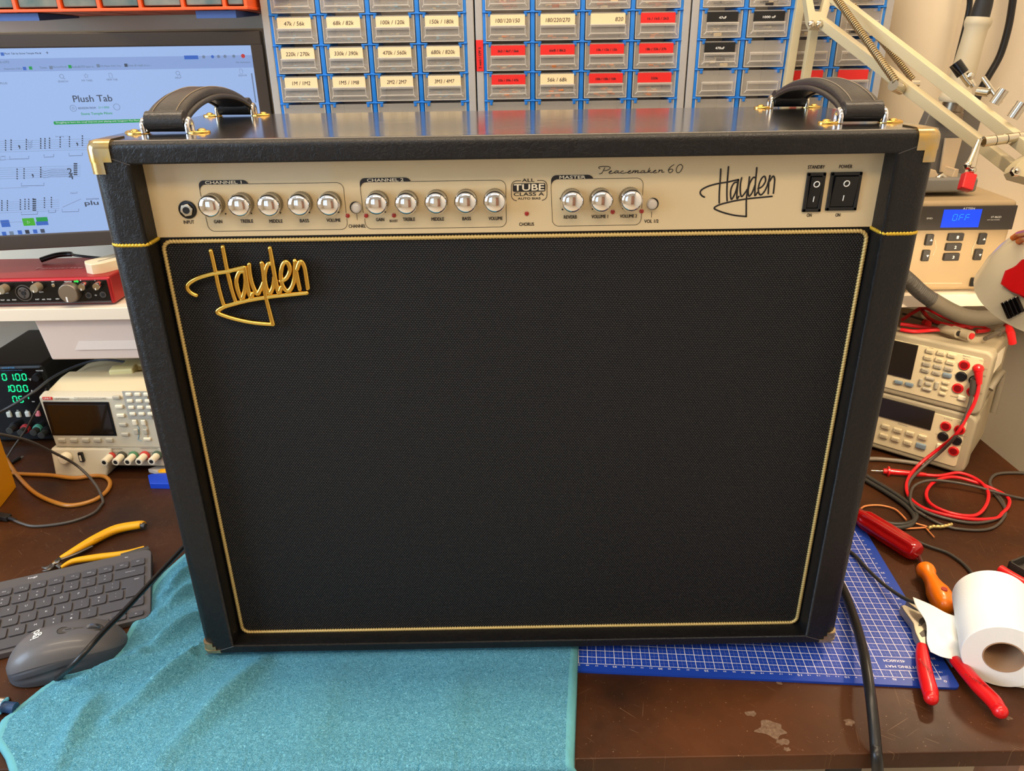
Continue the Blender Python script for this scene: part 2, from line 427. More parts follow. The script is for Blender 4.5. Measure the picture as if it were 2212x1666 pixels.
for y in (wy0, wy1-.05, (wy0+wy1)/2-.025): mb.box((XL-.08, y, wz0), (XL-.02, y+.05, wz1))
for z in (wz0, wz1-.05): mb.box((XL-.08, wy0, z), (XL-.02, wy1, z+.05))
struct(mb.make('window_1', WHITEM, smooth=0))
# desk
mb = MB(); mb.box((-1.1, -.131, -.021), (1.164, YB-.004, 0), .0015)
desk = empty('workbench', 'dark brown scratched workbench top carrying the amplifier and the tools', 'desk')
mb.make('desktop', DESK, desk)
# worn patches of pale varnish on the top
def blob(mb, c, r, n, z, sq=.4, seed=1, ang=0):
    rnd = random.Random(seed); P = []
    for i in range(n):
        a = 2*PI*i/n; q = r*(1+sq*(rnd.random()-.5)*2); P.append((c[0]+q*math.cos(a)*1.15, c[1]+q*math.sin(a)*.8))
    P = [tuple(p)[:2] for p in cat_rom([(x, y, 0) for x, y in P], 4, True)]
    mb.mesh([(x, y, z) for x, y in P] + [(c[0], c[1], z)], [(i, (i+1) % len(P), len(P)) for i in range(len(P))])
for (u, v, r, sd) in ((1663, 1575, .0125, 3), (1624, 1542, .0050, 4), (1690, 1603, .0050, 6), (1700, 1620, .0035, 7), (1835, 1562, .0045, 5), (2178, 1552, .0035, 9), (1683, 1477, .0025, 10)):
    p = Pz(u, v, 0); mb = MB(); blob(mb, (p.x, p.y), r, 13, .0004, .35, sd); mb.make('worn_patch', mat('worn_varnish', (150, 124, 100), .55, vary=(260, .5, (96, 66, 46)), alpha=.62), desk)
for x0, x1, y in ((.93, .99, -.04), (-.7, -.64, -.04), (.93, .99, .6), (-.7, -.64, .6)):
    MB().box((x0, y, ZF), (x1, y+.06, -.0255)).make('leg', OAK, desk)
MB().cyl(Pz(1930, 1690, -.10), Pz(1960, 1740, -.5), .009).make('leg_brace', BLACKP, desk) if False else None
# long white shelf over the bench
SHY, SHT, SHB = .44, .281, .262
sh = empty('wall_shelf', 'long white melamine shelf above the bench holding the red audio interface', 'shelf', (0, SHY, SHB))
MB().box((-1.1, 0, 0), (XR-.002, YB-SHY-.002, SHT-SHB), .001).make('shelf_board', WHITEM, sh)
# ================================================================== the guitar amplifier
AW, AH, AD, AZ = .7065, .5503, .2772, .015
amp = empty('guitar_amplifier', 'large black guitar combo amplifier with cream control panel, standing on blue towel and cutting mat', 'amplifier', (0, 0, AZ))
def LP(u, v, y=.022):
    p = Py(u, v, y); return Vector((p.x, p.y, p.z-AZ))
TX, TT, TBm = .034, .019, .012                 # stile, top and bottom rail widths
def cab_shell():
    oc = [(0, 0), (AW, 0), (AW, AH), (0, AH)]; ic = [(TX, TBm), (AW-TX-.0005, TBm), (AW-TX-.0005, AH-TT), (TX, AH-TT)]
    prof = [(0, AD-.006), (0, AD*.75), (0, AD*.5), (0, AD*.25), (0, .009), (.03, .0062), (.11, .0030), (.22, .0008), (.36, 0), (.9, 0), (.965, .0007), (1, .003), (1, .030)]
    V = []; F = []
    for (s, y) in prof:
        for k in range(4):
            x = oc[k][0]+(ic[k][0]-oc[k][0])*s; z = oc[k][1]+(ic[k][1]-oc[k][1])*s; V.append((x, y, z))
    for j in range(len(prof)-1):
        for k in range(4): F.append((j*4+k, j*4+(k+1) % 4, (j+1)*4+(k+1) % 4, (j+1)*4+k))
    mb = MB(); mb.mesh(V, F)
    mb.box((.006, AD-.012, .006), (AW-.006, AD, AH-.006), .004)      # rear board
    bmesh.ops.recalc_face_normals(mb.bm, faces=mb.bm.faces[:])
    o = mb.make('cabinet_shell', [TOLEX, TOLEX_TOP], amp, smooth=50)
    for p in o.data.polygons:
        if p.normal.z > .9 and p.center.z > AH-.001: p.material_index = 1
    return o
cab_shell()
mb = MB()
for a, b in (((.001, .001), (TX, TBm)), ((AW-.001, .001), (AW-TX, TBm)), ((.012, AH-.011), (TX, AH-TT)), ((AW-.012, AH-.011), (AW-TX, AH-TT))):
    mb.tube([(a[0], -.0001, a[1]), (b[0], -.0001, b[1])], .0004, 6)
mb.make('mitre_seam', mat('tolex_seam', (70, 66, 64), .5), amp)
mb = MB(); mb.box((TX-.003, .0245, TBm-.003), (AW-TX+.003, AD-.012, AH-TT+.003)); mb.make('inner_baffle', BLACKP, amp)
for x in (.05, AW-.05):
    for y in (.035, AD-.035): MB().cyl((x, y, -.0115), (x, y, .001), .013, .015).make('rubber_foot', BLACKR, amp)
# grille with twisted cord round it
gx0, gx1, gz0, gz1 = .0372, .6695, .0125, .4625
mb = MB(); mb.prism(rrect(gx0, gx1, gz0, gz1, .010), 0, .004, M=Matrix.Translation((0, .0265, 0)) @ FRONT)
mb.make('grille_cloth', GRILLE, amp)
def rope(pts, r, pitch=.0029, closed=False, flat=1):
    P = [Vector(p) for p in pts]
    if closed: P.append(P[0].copy())
    out = []; step = pitch/5; acc = 0
    for a, b in zip(P, P[1:]):
        L = (b-a).length; t = acc
        while t < L: out.append(a+(b-a)*(t/L)); t += step
        acc = t-L
    if not closed: out.append(P[-1])
    return MB().tube(out, r, 10, closed, rfun=lambda a, L: 1+.15*math.cos(a-2*PI*L/pitch)+.07*math.cos(2*PI*L/pitch), flat=flat)
loop = [(x, .0215, z) for x, z in rrect(gx0+.0005, gx1-.0005, gz0+.0005, gz1-.0005, .008, 8)]
rope(loop, .0018, closed=True).make('grille_piping', GOLDCORD, amp, smooth=80)
SZ = .4640
for sx in (0, 1):
    f = (lambda x: AW-x) if sx else (lambda x: x)
    pts = [(f(TX+.0001), .0225, SZ+.0005), (f(TX+.0001), .006, SZ+.0003), (f(TX-.0014), .0018, SZ), (f(TX-.005), .0006, SZ), (f(.0124), .0006, SZ), (f(.0080), .0014, SZ), (f(.0046), .0036, SZ), (f(.0022), .0066, SZ), (f(.0012), .0100, SZ), (f(.0010), .016, SZ), (f(.0010), AD-.02, SZ)]
    rope(pts, .0017).make('side_piping', CORDDARK, amp, smooth=80)
# ---- control panel
py = .0222
mb = MB(); mb.box((TX-.002, py, .4655), (AW-TX+.002, .0255, AH-TT+.0004), .0004)
panel = mb.make('control_panel', PANEL, amp)
def fit(mb, txt, c, w, h, R=FRONT, depth_bold=0, shear=0, keep=False):
    """write txt centred on c with given width and cap height"""
    me = text_mesh(txt, 1.0, shear=shear)
    xs = [v.co.x for v in me.vertices]; ys = [v.co.y for v in me.vertices]
    if not xs: return
    mx, my = (min(xs)+max(xs))/2, (min(ys)+max(ys))/2; dx, dy = max(xs)-min(xs), max(ys)-min(ys)
    sy = h/max(dy, 1e-6); sx = sy if keep else w/max(dx, 1e-6)
    for v in me.vertices: v.co = ((v.co.x-mx)*sx, (v.co.y-my)*sy, 0)
    k = min(max(depth_bold*3.2, 0), .075)*h              # heavier strokes: the same letters printed twice, a hair apart
    for dx, dz, dn in (((-k/2, 0, 0), (k/2, 0, .00003), (0, k*.6, .00006)) if k > 0 else ((0, 0, 0),)):
        mb.add_mesh(me, Matrix.Translation(c) @ R @ Matrix.Translation((dx, dz, dn)))
    bpy.data.meshes.remove(me)
YI = py-.00025
def lp(u, v, y=YI):
    p = LP(u, v, .022); return Vector((p.x, y, p.z))
ink = MB()
px = 1/2530
for t, u, v, w in (('INPUT', 408, 480, 23), ('GAIN', 471, 479, 18), ('TREBLE', 533, 478, 28), ('MIDDLE', 596, 478, 29), ('BASS', 657.5, 477, 20), ('VOLUME', 720.5, 476, 31), ('CHANNEL', 771.5, 488.5, 38),
                   ('GAIN', 821, 474.5, 18), ('TREBLE', 883.5, 474, 27), ('MIDDLE', 945.5, 473.5, 28), ('BASS', 1008, 472.5, 19), ('VOLUME', 1070.5, 472, 31), ('CHORUS', 1137.5, 484.5, 33),
                   ('REVERB', 1232, 469, 29), ('VOLUME 1', 1295.5, 468, 37), ('VOLUME 2', 1357.5, 467, 38), ('VOL 1/2', 1407, 478, 32), ('STANDBY', 1763.5, 361, 37), ('POWER', 1827, 360, 29), ('ON', 1748, 465, 10.5), ('ON', 1810, 464.5, 10.5)):
    fit(ink, t, lp(u, v), w*px, 7.4*px, depth_bold=.030)
fit(ink, 'BOOST', lp(850.5, 477.5), 18*px, 5.4*px, depth_bold=.03)
fit(ink, 'ALL', lp(1141, 389.5), 27*px, 7*px, depth_bold=.03); fit(ink, 'CLASS A', lp(1142.5, 419.5), 67*px, 7.5*px, depth_bold=.03); fit(ink, 'AUTO BIAS', lp(1143, 428.8), 50*px, 4.6*px, depth_bold=.03)
def ribbon(mb, pts, r, flat=.12, seg=8):
    mb.tube(pts, r, seg, ref=(0, 1, 0), flat=flat)
def line(pts2, r=.00022, mb=ink): ribbon(mb, [(x, YI, z) for x, z in pts2], r, .4, 6)
def arc(cx, cz, r, a0, a1, n=6): return [(cx+r*math.cos(math.radians(a0+(a1-a0)*i/n)), cz+r*math.sin(math.radians(a0+(a1-a0)*i/n))) for i in range(n+1)]
tabs = MB(); tabtxt = MB()
def group_box(x0, x1, zt, zb, tabx, txt, tw, gap0=None, gap1=None):
    r = .0058
    # line: from the tab along the top, down the right side, bottom, up the left side
    line([(tabx-.001, zt)] + arc(x1-r, zt-r, r, 90, 0) + ([(x1, gap1+.0025)] if gap1 else []))
    rest = ([(x1, gap1-.0025)] if gap1 else [(x1, zt-r)]) + arc(x1-r, zb+r, r, 0, -90) + arc(x0+r+.0014, zb+r, r, 270, 180)
    if gap0: line(rest+[(x0+.0014, gap0-.0025)]); line([(x0+.0006, gap0+.0025), (x0, zt-.006)])
    else: line(rest + [(x0, zt-.006)])
    # black tab
    h = .0034; P = [(x0, zt-.0085)] + arc(x0+.0046, zt+h-.0046, .0046, 180, 90) + [(tabx-.006, zt+h)] + arc(tabx-.0062, zt+h-.0055, .0055, 90, 25, 4) + [(tabx, zt)] + arc(x0+.0058, zt-.0055, .0055, 90, 180)
    tb = MB(); tb.prism([(a, b) for a, b in P], 0, .0002, M=Matrix.Translation((0, YI, 0)) @ FRONT); tb.make('panel_tab', INK, panel, smooth=0)
    fit(tabtxt, txt, ((x0+tabx)/2-.0004, YI-.00035, zt+.0016), tw, .0025, depth_bold=.03)
a = LP(427.5, 394); b = LP(748, 394.5); c = LP(460, 497.8); ta = LP(540, 398)
group_box(.0790, .2040, .5112, .4704, .1232, 'CHANNEL 1', .0315, None, LP(751, 466).z)
group_box(.2185, .3452, .5112, .4704, .2640, 'CHANNEL 2', .0315, LP(791, 466).z, None)
group_box(.3846, .4650, .5112, .4704, .4225, 'MASTER', .0225, None, LP(1386, 456).z)
# all tube badge
t0 = lp(1104.5, 391); t1 = lp(1181.5, 430)
rr = rrect(t0.x, t1.x, t1.z-.001, t0.z, .0045, 4)
top = [p for p in rr]
for seg_ in ([i for i in range(0, 6)], [i for i in range(5, 11)], [10, 11, 12, 13, 14], [15, 16, 17, 18, 19, 20, 21, 22, 23], ):
    pass
cxm = (t0.x+t1.x)/2
line([(cxm+.0070, t0.z), (t1.x-.0045, t0.z)] + arc(t1.x-.0045, t0.z-.0045, .0045, 90, 0) + arc(t1.x-.0045, t1.z+.0035, .0045, 0, -90) + [(cxm+.0112, t1.z-.001)], .0003)
line([(cxm-.0070, t0.z), (t0.x+.0045, t0.z)] + arc(t0.x+.0045, t0.z-.0045, .0045, 90, 180) + arc(t0.x+.0045, t1.z+.0035, .0045, 180, 270) + [(cxm-.0112, t1.z-.001)], .0003)
q0 = lp(1107.5, 396.5); q1 = lp(1178, 413.5)
tabs.prism(rrect(q0.x, q1.x, q1.z, q0.z, .0012, 3), 0, .0002, M=Matrix.Translation((0, YI, 0)) @ FRONT)
fit(tabtxt, 'TUBE', ((q0.x+q1.x)/2, YI-.00035, (q0.z+q1.z)/2), (q1.x-q0.x)*.92, (q0.z-q1.z)*.76, depth_bold=.06)
for (u, v) in ((487.5, 462), (543, 461), (606, 460), (668.5, 459), (731.5, 458.5), (832, 458), (895, 457), (957, 456.5), (1215, 452.5), (1280, 451.5), (1345.5, 450), (1211, 429), (1275.5, 427), (1339, 426.5)):
    p = lp(u, v); ink.cyl((p.x, YI, p.z), (p.x, YI-.0002, p.z), .0007 if v > 440 else .0009, seg=10)
for u, v in ((771, 468), (1407.5, 463)):
    p = lp(u, v); line([(p.x, p.z+.0022), (p.x+.0001, p.z-.0030)])
# handwriting traced as strokes: big logo + model line
CR4 = lambda p: (300+p[0]/4.384, 340+p[1]/4.384)
LOGO = [
 [(545, 1305), (505, 1288), (465, 1250), (466, 1205), (520, 1163), (600, 1130), (715, 1100), (840, 1080), (930, 1058), (1000, 1042)],
 [(682, 888), (702, 970), (732, 1110), (762, 1250), (800, 1388)],
 [(795, 853), (815, 960), (845, 1110), (880, 1250), (913, 1355)],
 [(1000, 1078), (950, 1092), (926, 1170), (940, 1260), (975, 1335), (1002, 1270), (1012, 1170), (1000, 1045)],
 [(1004, 1045), (1022, 1170), (1040, 1265), (1060, 1325), (1078, 1290)],
 [(1046, 1015), (1052, 1100), (1078, 1210), (1120, 1292), (1160, 1235), (1182, 1180)],
 [(1165, 1000), (1182, 1110), (1192, 1230), (1207, 1335), (1238, 1455), (1272, 1582)],
 [(1272, 1582), (1100, 1568), (950, 1540), (820, 1503), (742, 1465), (800, 1420), (900, 1388), (1050, 1352), (1250, 1320), (1420, 1302), (1592, 1284)],
 [(1268, 1015), (1225, 1010), (1194, 1100), (1200, 1205), (1235, 1285), (1270, 1230), (1284, 1120)],
 [(1242, 862), (1255, 930), (1280, 1080), (1302, 1190), (1325, 1278), (1350, 1230)],
 [(1345, 1172), (1400, 1142), (1432, 1062), (1402, 990), (1362, 1020), (1345, 1120), (1366, 1222), (1412, 1264), (1452, 1222), (1476, 1130), (1482, 985)],
 [(1478, 978), (1492, 1085), (1524, 1245)],
 [(1498, 1060), (1530, 985), (1566, 1025), (1586, 1125), (1602, 1238)]]
BY = .0165
def lg(p): u, v = CR4(p); q = LP(u, v, BY); return Vector((q.x, q.z))
badge = [[lg(p) for p in s] for s in LOGO]
mb = MB()
for k, s in enumerate(badge):
    pts = cat_rom([(p.x, BY+(k % 3)*.0002, p.y) for p in s], 5)
    mb.tube(pts, .0023, 14, ref=(0, 1, 0), flat=.95)
    for e in (pts[0], pts[-1]): mb.sphere(e, .00225, 12)
mb.make('logo_badge', GOLDLOGO, amp, smooth=60)
mb = MB()
for p in (lg((720, 1100)), lg((1200, 1330)), lg((1500, 1290)), lg((960, 1540))): mb.cyl((p.x, BY, p.y), (p.x, .0225, p.y), .0012, seg=8)
mb.make('badge_pin', GOLD, amp)
def affine(src, dst):
    M = Matrix(((src[0].x, src[0].y, 1), (src[1].x, src[1].y, 1), (src[2].x, src[2].y, 1))).inverted()
    ax = M @ Vector((dst[0].x, dst[1].x, dst[2].x)); az = M @ Vector((dst[0].y, dst[1].y, dst[2].y))
    return lambda p: Vector((ax[0]*p.x+ax[1]*p.y+ax[2], az[0]*p.x+az[1]*p.y+az[2]))
def c7(x, y): q = LP(1480+x/3.8138, 150+y/3.8138); return Vector((q.x, q.z))
AF = affine([lg((682, 888)), lg((1592, 1284)), lg((1272, 1582))], [c7(293, 822), c7(715, 1046), c7(503, 1212)])
for s in badge:
    q = [AF(p) for p in s]; pts = cat_rom([(p.x, YI, p.y) for p in q], 5)
    ribbon(ink, pts, .00072, .12); 
    for e in (pts[0], pts[-1]): ink.prof(e, e-Vector((0, .0001, 0)), [(.00072, 0), (.00072, .0001)], 10)
PM = [[(503, 128), (491, 121), (502, 112), (560, 110), (584, 120), (565, 138), (535, 144)], [(541, 117), (527, 145), (512, 165), (494, 168)],
 [(573, 155), (590, 143), (592, 150), (573, 158), (580, 166), (605, 162), (618, 155)], [(641, 143), (622, 150), (620, 163), (640, 157), (648, 143), (645, 161), (668, 160)],
 [(690, 145), (672, 150), (668, 162), (690, 163), (718, 158)], [(722, 155), (742, 143), (744, 148), (722, 158), (735, 164), (757, 158)],
 [(768, 142), (757, 162), (778, 143), (786, 146), (777, 162), (799, 143), (807, 146), (799, 160), (826, 158)], [(851, 141), (830, 148), (828, 161), (850, 154), (858, 140), (854, 159), (876, 157)],
 [(898, 120), (880, 159), (905, 139), (890, 150), (905, 159), (921, 156)], [(924, 152), (943, 139), (946, 144), (924, 154), (935, 161), (958, 156)], [(972, 134), (974, 141), (965, 158), (980, 141), (998, 139), (992, 155), (1014, 154)],
 [(1092, 95), (1062, 115), (1046, 140), (1056, 160), (1077, 150), (1080, 134), (1062, 131), (1048, 142)],
 [(1145, 93), (1122, 105), (1108, 138), (1118, 160), (1142, 150), (1160, 112), (1145, 93)]]
for s in PM:
    pts = []
    for x, y in s: q = lp(1160+x/3.687, 330+y/3.687); pts.append(q)
    ribbon(ink, cat_rom(pts, 4), .00033, .3, 6)
ink.make('panel_lettering', INK, panel, smooth=0); tabs.make('tube_emblem', INK, panel, smooth=0); tabtxt.make('tab_lettering', CREAMINK, panel, smooth=0)
# jack
p = LP(405.5, 453)
mb = MB(); mb.prof((p.x, py, p.z), (p.x, 0, p.z), [(.0079, 0), (.0079, .0008), (.0072, .0012), (.0052, .0012)], 32); jack = mb.make('input_jack', BLACKG, amp)
mb = MB(); hexp = [(.0058*math.cos(PI/3*i+.2), .0058*math.sin(PI/3*i+.2)) for i in range(6)]
mb.prism(hexp, 0, .0028, M=Matrix.Translation((p.x, py-.001, p.z)) @ FRONT, bev=.0006); mb.make('hex_nut', NICKEL, jack)
mb = MB(); mb.prof((p.x, py-.0030, p.z), (p.x, 0, p.z), [(.0030, 0), (.0030, .0012)], 24); mb.make('socket_hole', BLACKP, jack)
# knobs
KN = [(449.6, 447.2), (513.5, 446), (577.8, 445.4), (643.2, 444), (707.2, 443.8), (811.2, 441.7), (876.3, 441.2), (941, 439.6), (1005.5, 438.4), (1068.8, 437.3), (1237.3, 437), (1301, 435.8), (1366, 434.4)]
def mk_knob():
    mb = MB()
    n = 56
    prof = [(.0092, 0.0002)] + [(.0094, .0010+.00115*j) for j in range(9)]
    mb.lathe(prof, n, Matrix.Translation((0, 0, 0)) @ FRONT, wob=lambda i, j: 1+.030*(1 if (i+j) % 2 else -1) if j else 1)
    body = mb.make('control_knob', KNURL, amp, smooth=10)
    mb = MB()
    pr = [(.0095, .0098), (.0099, .0106), (.0099, .0125), (.0094, .0131)] + [(.0094*math.cos(a), .0131+.0042*math.sin(a)) for a in [i*PI/2/9 for i in range(1, 10)]]
    mb.lathe(pr, 40, FRONT, caps=False); mb.make('knob_cap', CHROME, body, smooth=60)
    return body
k0 = mk_knob()
capm = [c for c in bpy.data.objects if c.parent == k0][0]
for i, (u, v) in enumerate(KN):
    p = LP(u, v, .0065)
    if i == 0: k = k0
    else:
        k = k0.copy(); COL.objects.link(k); c = capm.copy(); COL.objects.link(c); c.parent = k
    k.location = (p.x, py, p.z)
for i, (u, v) in enumerate(((751, 466), (791, 466), (851, 465.5), (1138, 461.5), (1323.5, 458), (1386, 456.5))):
    p = LP(u, v); mb = MB(); mb.prof((p.x, py, p.z), (p.x, 0, p.z), [(.0020, 0), (.0019, .0007), (.0012, .0011), (0, .0012)], 16, ); mb.make('indicator_light', REDLED, amp)
PEARL = mat('pearl_button', (196, 190, 184), .3, coat=.4)
for u, v in ((768.5, 448.5), (1410, 440.5)):
    p = LP(u, v); mb = MB(); mb.prof((p.x, py+.0002, p.z), (p.x, 0, p.z), [(.0053, 0), (.0053, .0005)], 24); rg = mb.make('push_switch', BLACKP, amp)
    p2 = LP(u, v+2, .016); mb = MB(); mb.prof((p2.x, py-.0002, p2.z), (p2.x, 0, p2.z), [(.0044, 0), (.0044, .0045), (.0038, .0056), (.002, .0062), (0, .0063)], 24); mb.make('push_button', PEARL, rg, smooth=60)
# rocker switches
def rocker(c1, c2, wtxt):
    a, b = LP(*c1), LP(*c2); cx, cz = (a.x+b.x)/2, (a.z+b.z)/2; w, h = b.x-a.x, a.z-b.z
    mb = MB()
    t = .0030 if w < .03 else .0036
    for x0, x1, z0, z1 in ((-w/2, w/2, h/2-t, h/2), (-w/2, w/2, -h/2, -h/2+t), (-w/2, -w/2+t, -h/2, h/2), (w/2-t, w/2, -h/2, h/2)):
        mb.box((cx+x0, py-.0022, cz+z0), (cx+x1, py+.0001, cz+z1), .0005)
    mb.box((cx-w/2+.001, py-.0005, cz-h/2+.001), (cx+w/2-.001, py, cz+h/2-.001))
    bez = mb.make('rocker_switch', BLACKP, amp)
    mb = MB(); iw, ih = w/2-t-.0002, h/2-t-.0002
    # rocked: bottom pressed in, top out
    lo = [(cx-iw, py-.0001, cz-ih), (cx+iw, py-.0001, cz-ih), (cx+iw, py-.0001, cz+ih), (cx-iw, py-.0001, cz+ih)]
    hi = [(cx-iw, py-.0012, cz-ih), (cx+iw, py-.0012, cz-ih), (cx+iw, py-.0052, cz+ih), (cx-iw, py-.0052, cz+ih)]
    mb.hexa(lo, hi, .0005); rk = mb.make('rocker', BLACKG, bez)
    sl = math.atan2(.004, 2*ih); R = Matrix.Rotation(PI/2+sl, 4, 'X')
    yc = lambda z: py-.0012-.004*(z-(cz-ih))/(2*ih)-.0003
    mb = MB(); zo = cz+ih*.55; r = .0024 if w < .03 else .0030
    ring = [(cx+r*math.cos(q), yc(zo+r*math.sin(q)), zo+r*math.sin(q)) for q in [2*PI*i/24 for i in range(24)]]
    mb.tube(ring, .00045, 6, True, ref=(0, 1, 0))
    zi = cz-ih*.42; mb.tube([(cx, yc(zi-.0022), zi-.0022), (cx, yc(zi+.0026), zi+.0026)], .0004, 6)
    mb.make('switch_marking', WHITEINK, rk)
rocker((1743.5, 373), (1771, 457), 0); rocker((1794.6, 372), (1848, 453.8), 0)
# corner protectors
def corner(sx, top):
    sz = 1 if top else -1
    X = lambda x: (AW-x if sx else x); Z = lambda z: (AH-z if top else z)
    def blk(dx, dy, dz, mb, o):
        t = bmesh.new(); bmesh.ops.create_cube(t, size=1)
        for v in t.verts:
            v.co = (-o if v.co.x < 0 else dx, -o if v.co.y < 0 else dy, -o if v.co.z < 0 else dz)
        e = [e for e in t.edges if sum(1 for k in range(3) if all(abs(v.co[k]+o) < 1e-6 for v in e.verts)) == 2]
        bmesh.ops.bevel(t, geom=e, offset=.0085, segments=5, profile=.5, affect='EDGES')
        for v in t.verts: v.co = (X(v.co.x), v.co.y, Z(v.co.z))
        bmesh.ops.recalc_face_normals(t, faces=t.faces[:]); mb._add(t)
    mb = MB()
    if top: blk(.0200, .030, .0165, mb, .0013); blk(.0130, .029, .0262, mb, .0010)
    else: blk(.0185, .03, .0075, mb, .0013); blk(.011, .029, .0165, mb, .0010); blk(.014, .028, .012, mb, .0008)
    return mb.make('corner_protector', mat('worn_gold_corner', (206, 170, 96), .25, 1, bump=(60, .2, .001), vary=(70, .35, (176, 164, 140))) if top else mat('worn_brass_corner', (150, 120, 84), .4, .8, vary=(90, .4, (196, 178, 140)), bump=(70, .3, .001)), amp, smooth=50)
for sx in (0, 1):
    corner(sx, True); corner(sx, False)
# handles: leather strap arching from front to back over metal loops
def handle(cx, hw, pts):
    P = cat_rom([(cx(y), y, z) for y, z in pts], 8); n = len(P)
    mb = MB(); V = []; F = []; K = []
    # flattened rounded cross-section swept along the arch
    cs = [(-1, -.15), (-.97, .5), (-.85, .85), (-.5, 1), (0, 1.05), (.5, 1), (.85, .85), (.97, .5), (1, -.15), (.95, -.7), (.6, -.95), (0, -1), (-.6, -.95), (-.95, -.7)]
    for i, p in enumerate(P):
        a = P[max(i-1, 0)]; b = P[min(i+1, n-1)]; t = (b-a).normalized(); up = Vector((1, 0, 0)).cross(t).normalized()
        if up.z < 0 and i in range(3, n-3): up = -up
        K.append(up)
        s = i/(n-1); w = hw*(1.0-.16*math.exp(-((s-.5)/.33)**2)); th = .0042+.0020*math.exp(-((s-.5)/.3)**2)
        if i < 3 or i > n-4: th = .0085 if i not in (0, n-1) else .006
        for c in cs: V.append(p+Vector((1, 0, 0))*c[0]*w+up*c[1]*th)
    m = len(cs)
    for i in range(n-1):
        for k in range(m): F.append((i*m+k, i*m+(k+1) % m, (i+1)*m+(k+1) % m, (i+1)*m+k))
    F.append(tuple(range(m))[::-1]); F.append(tuple((n-1)*m+k for k in range(m)))
    mb.mesh(V, F); bmesh.ops.recalc_face_normals(mb.bm, faces=mb.bm.faces[:])
    h = mb.make('carry_handle', LEATHER, amp, smooth=60)
    # seam bead round the edge of the padded part + stitching
    mb = MB()
    for sgn in (-1, 1):
        q = []
        for i in range(6, n-6): q.append(P[i]+Vector((1, 0, 0))*sgn*hw*.93-K[i]*.0030)
        mb.tube(q, .0026, 8)
    mb.make('edge_piping', LEATHER, h)
    mb = MB()
    for sgn in (-.60, .60):
        for i in range(7, n-7):
            for f in (0.0, .5):
                a = P[i].lerp(P[i+1], f); b = P[i].lerp(P[i+1], f+.3); s = i/(n-1); w = hw*(1.0-.16*math.exp(-((s-.5)/.33)**2)); th = .0042+.0020*math.exp(-((s-.5)/.3)**2)
                mb.tube([a+Vector((sgn*w, 0, 0))+K[i]*(th+.0002), b+Vector((sgn*w, 0, 0))+K[i]*(th+.0002)], .00045, 5)
    mb.make('stitching', STITCH, h)
    for e, d in ((0, -1), (n-1, 1)):
        p = P[0] if e == 0 else P[-1]; yy = p.y; zt = AH
        # metal loop
        mb = MB(); mb.prof((p.x-hw*.97, yy-d*.001, zt+.0100), (p.x+hw, yy-d*.001, zt+.0100), [(.0070, 0), (.0088, .0012), (.0090, hw*1.94-.0012), (.0070, hw*1.94)], 20); mb.make('strap_end', LEATHER, h, smooth=50)
        mb = MB()
        for sgn in (-1, 1):
            xx = p.x+sgn*(hw+.0012)
            mb.tube(cat_rom([(xx, yy-.005, zt+.001), (xx, yy-.005, zt+.008), (xx, yy, zt+.0115), (xx, yy+.005, zt+.008), (xx, yy+.005, zt+.001)], 5), .0024, 10)
        mb.cyl((p.x-hw-.003, yy-.001, zt+.009), (p.x+hw+.003, yy-.001, zt+.009), .0024)
        mb.make('handle_loop', CHROME if d < 0 else NICKEL, h, smooth=70)
        for sgn in (-1, 1):
            mb = MB()
            c = Vector((p.x+sgn*(hw+.0085), yy, zt))
            P2 = [(c.x+.0105*math.cos(a), c.y+.0062*math.sin(a)) for a in [2*PI*i/24 for i in range(24)]]
            mb.prism(P2, zt-.0003, zt+.0020, bev=.0014, seg=3)
            mb.prof((c.x+sgn*.003, c.y, zt+.0016), (c.x+sgn*.003, c.y, 1), [(.0038, 0), (.0036, .0012), (.002, .0022), (0, .0024)], 16)
            mb.make('handle_mount', GOLD, h)
    return h
HP = [(.062, AH+.0085), (.0615, AH+.0125), (.066, AH+.0185), (.082, AH+.0265), (.110, AH+.0345), (.150, AH+.0385), (.196, AH+.0340), (.228, AH+.0245), (.246, AH+.0155), (.250, AH+.0110), (.250, AH+.0085)]
HP = [(y, AH+.0085+(h-AH-.0085)*.66) for y, h in HP]
handle(lambda y: .0445, .0185, HP)
handle(lambda y: AW-.0430, .0185, HP)
# gold screws by the corners
for x, y in ((.0075, .068), (AW-.0075, .064)):
    mb = MB(); mb.prof((x, y, AH-.0003), (x, y, 1), [(.0045, 0), (.0042, .0015), (.0022, .0026), (0, .0028)], 18); mb.make('screw', GOLD, amp)
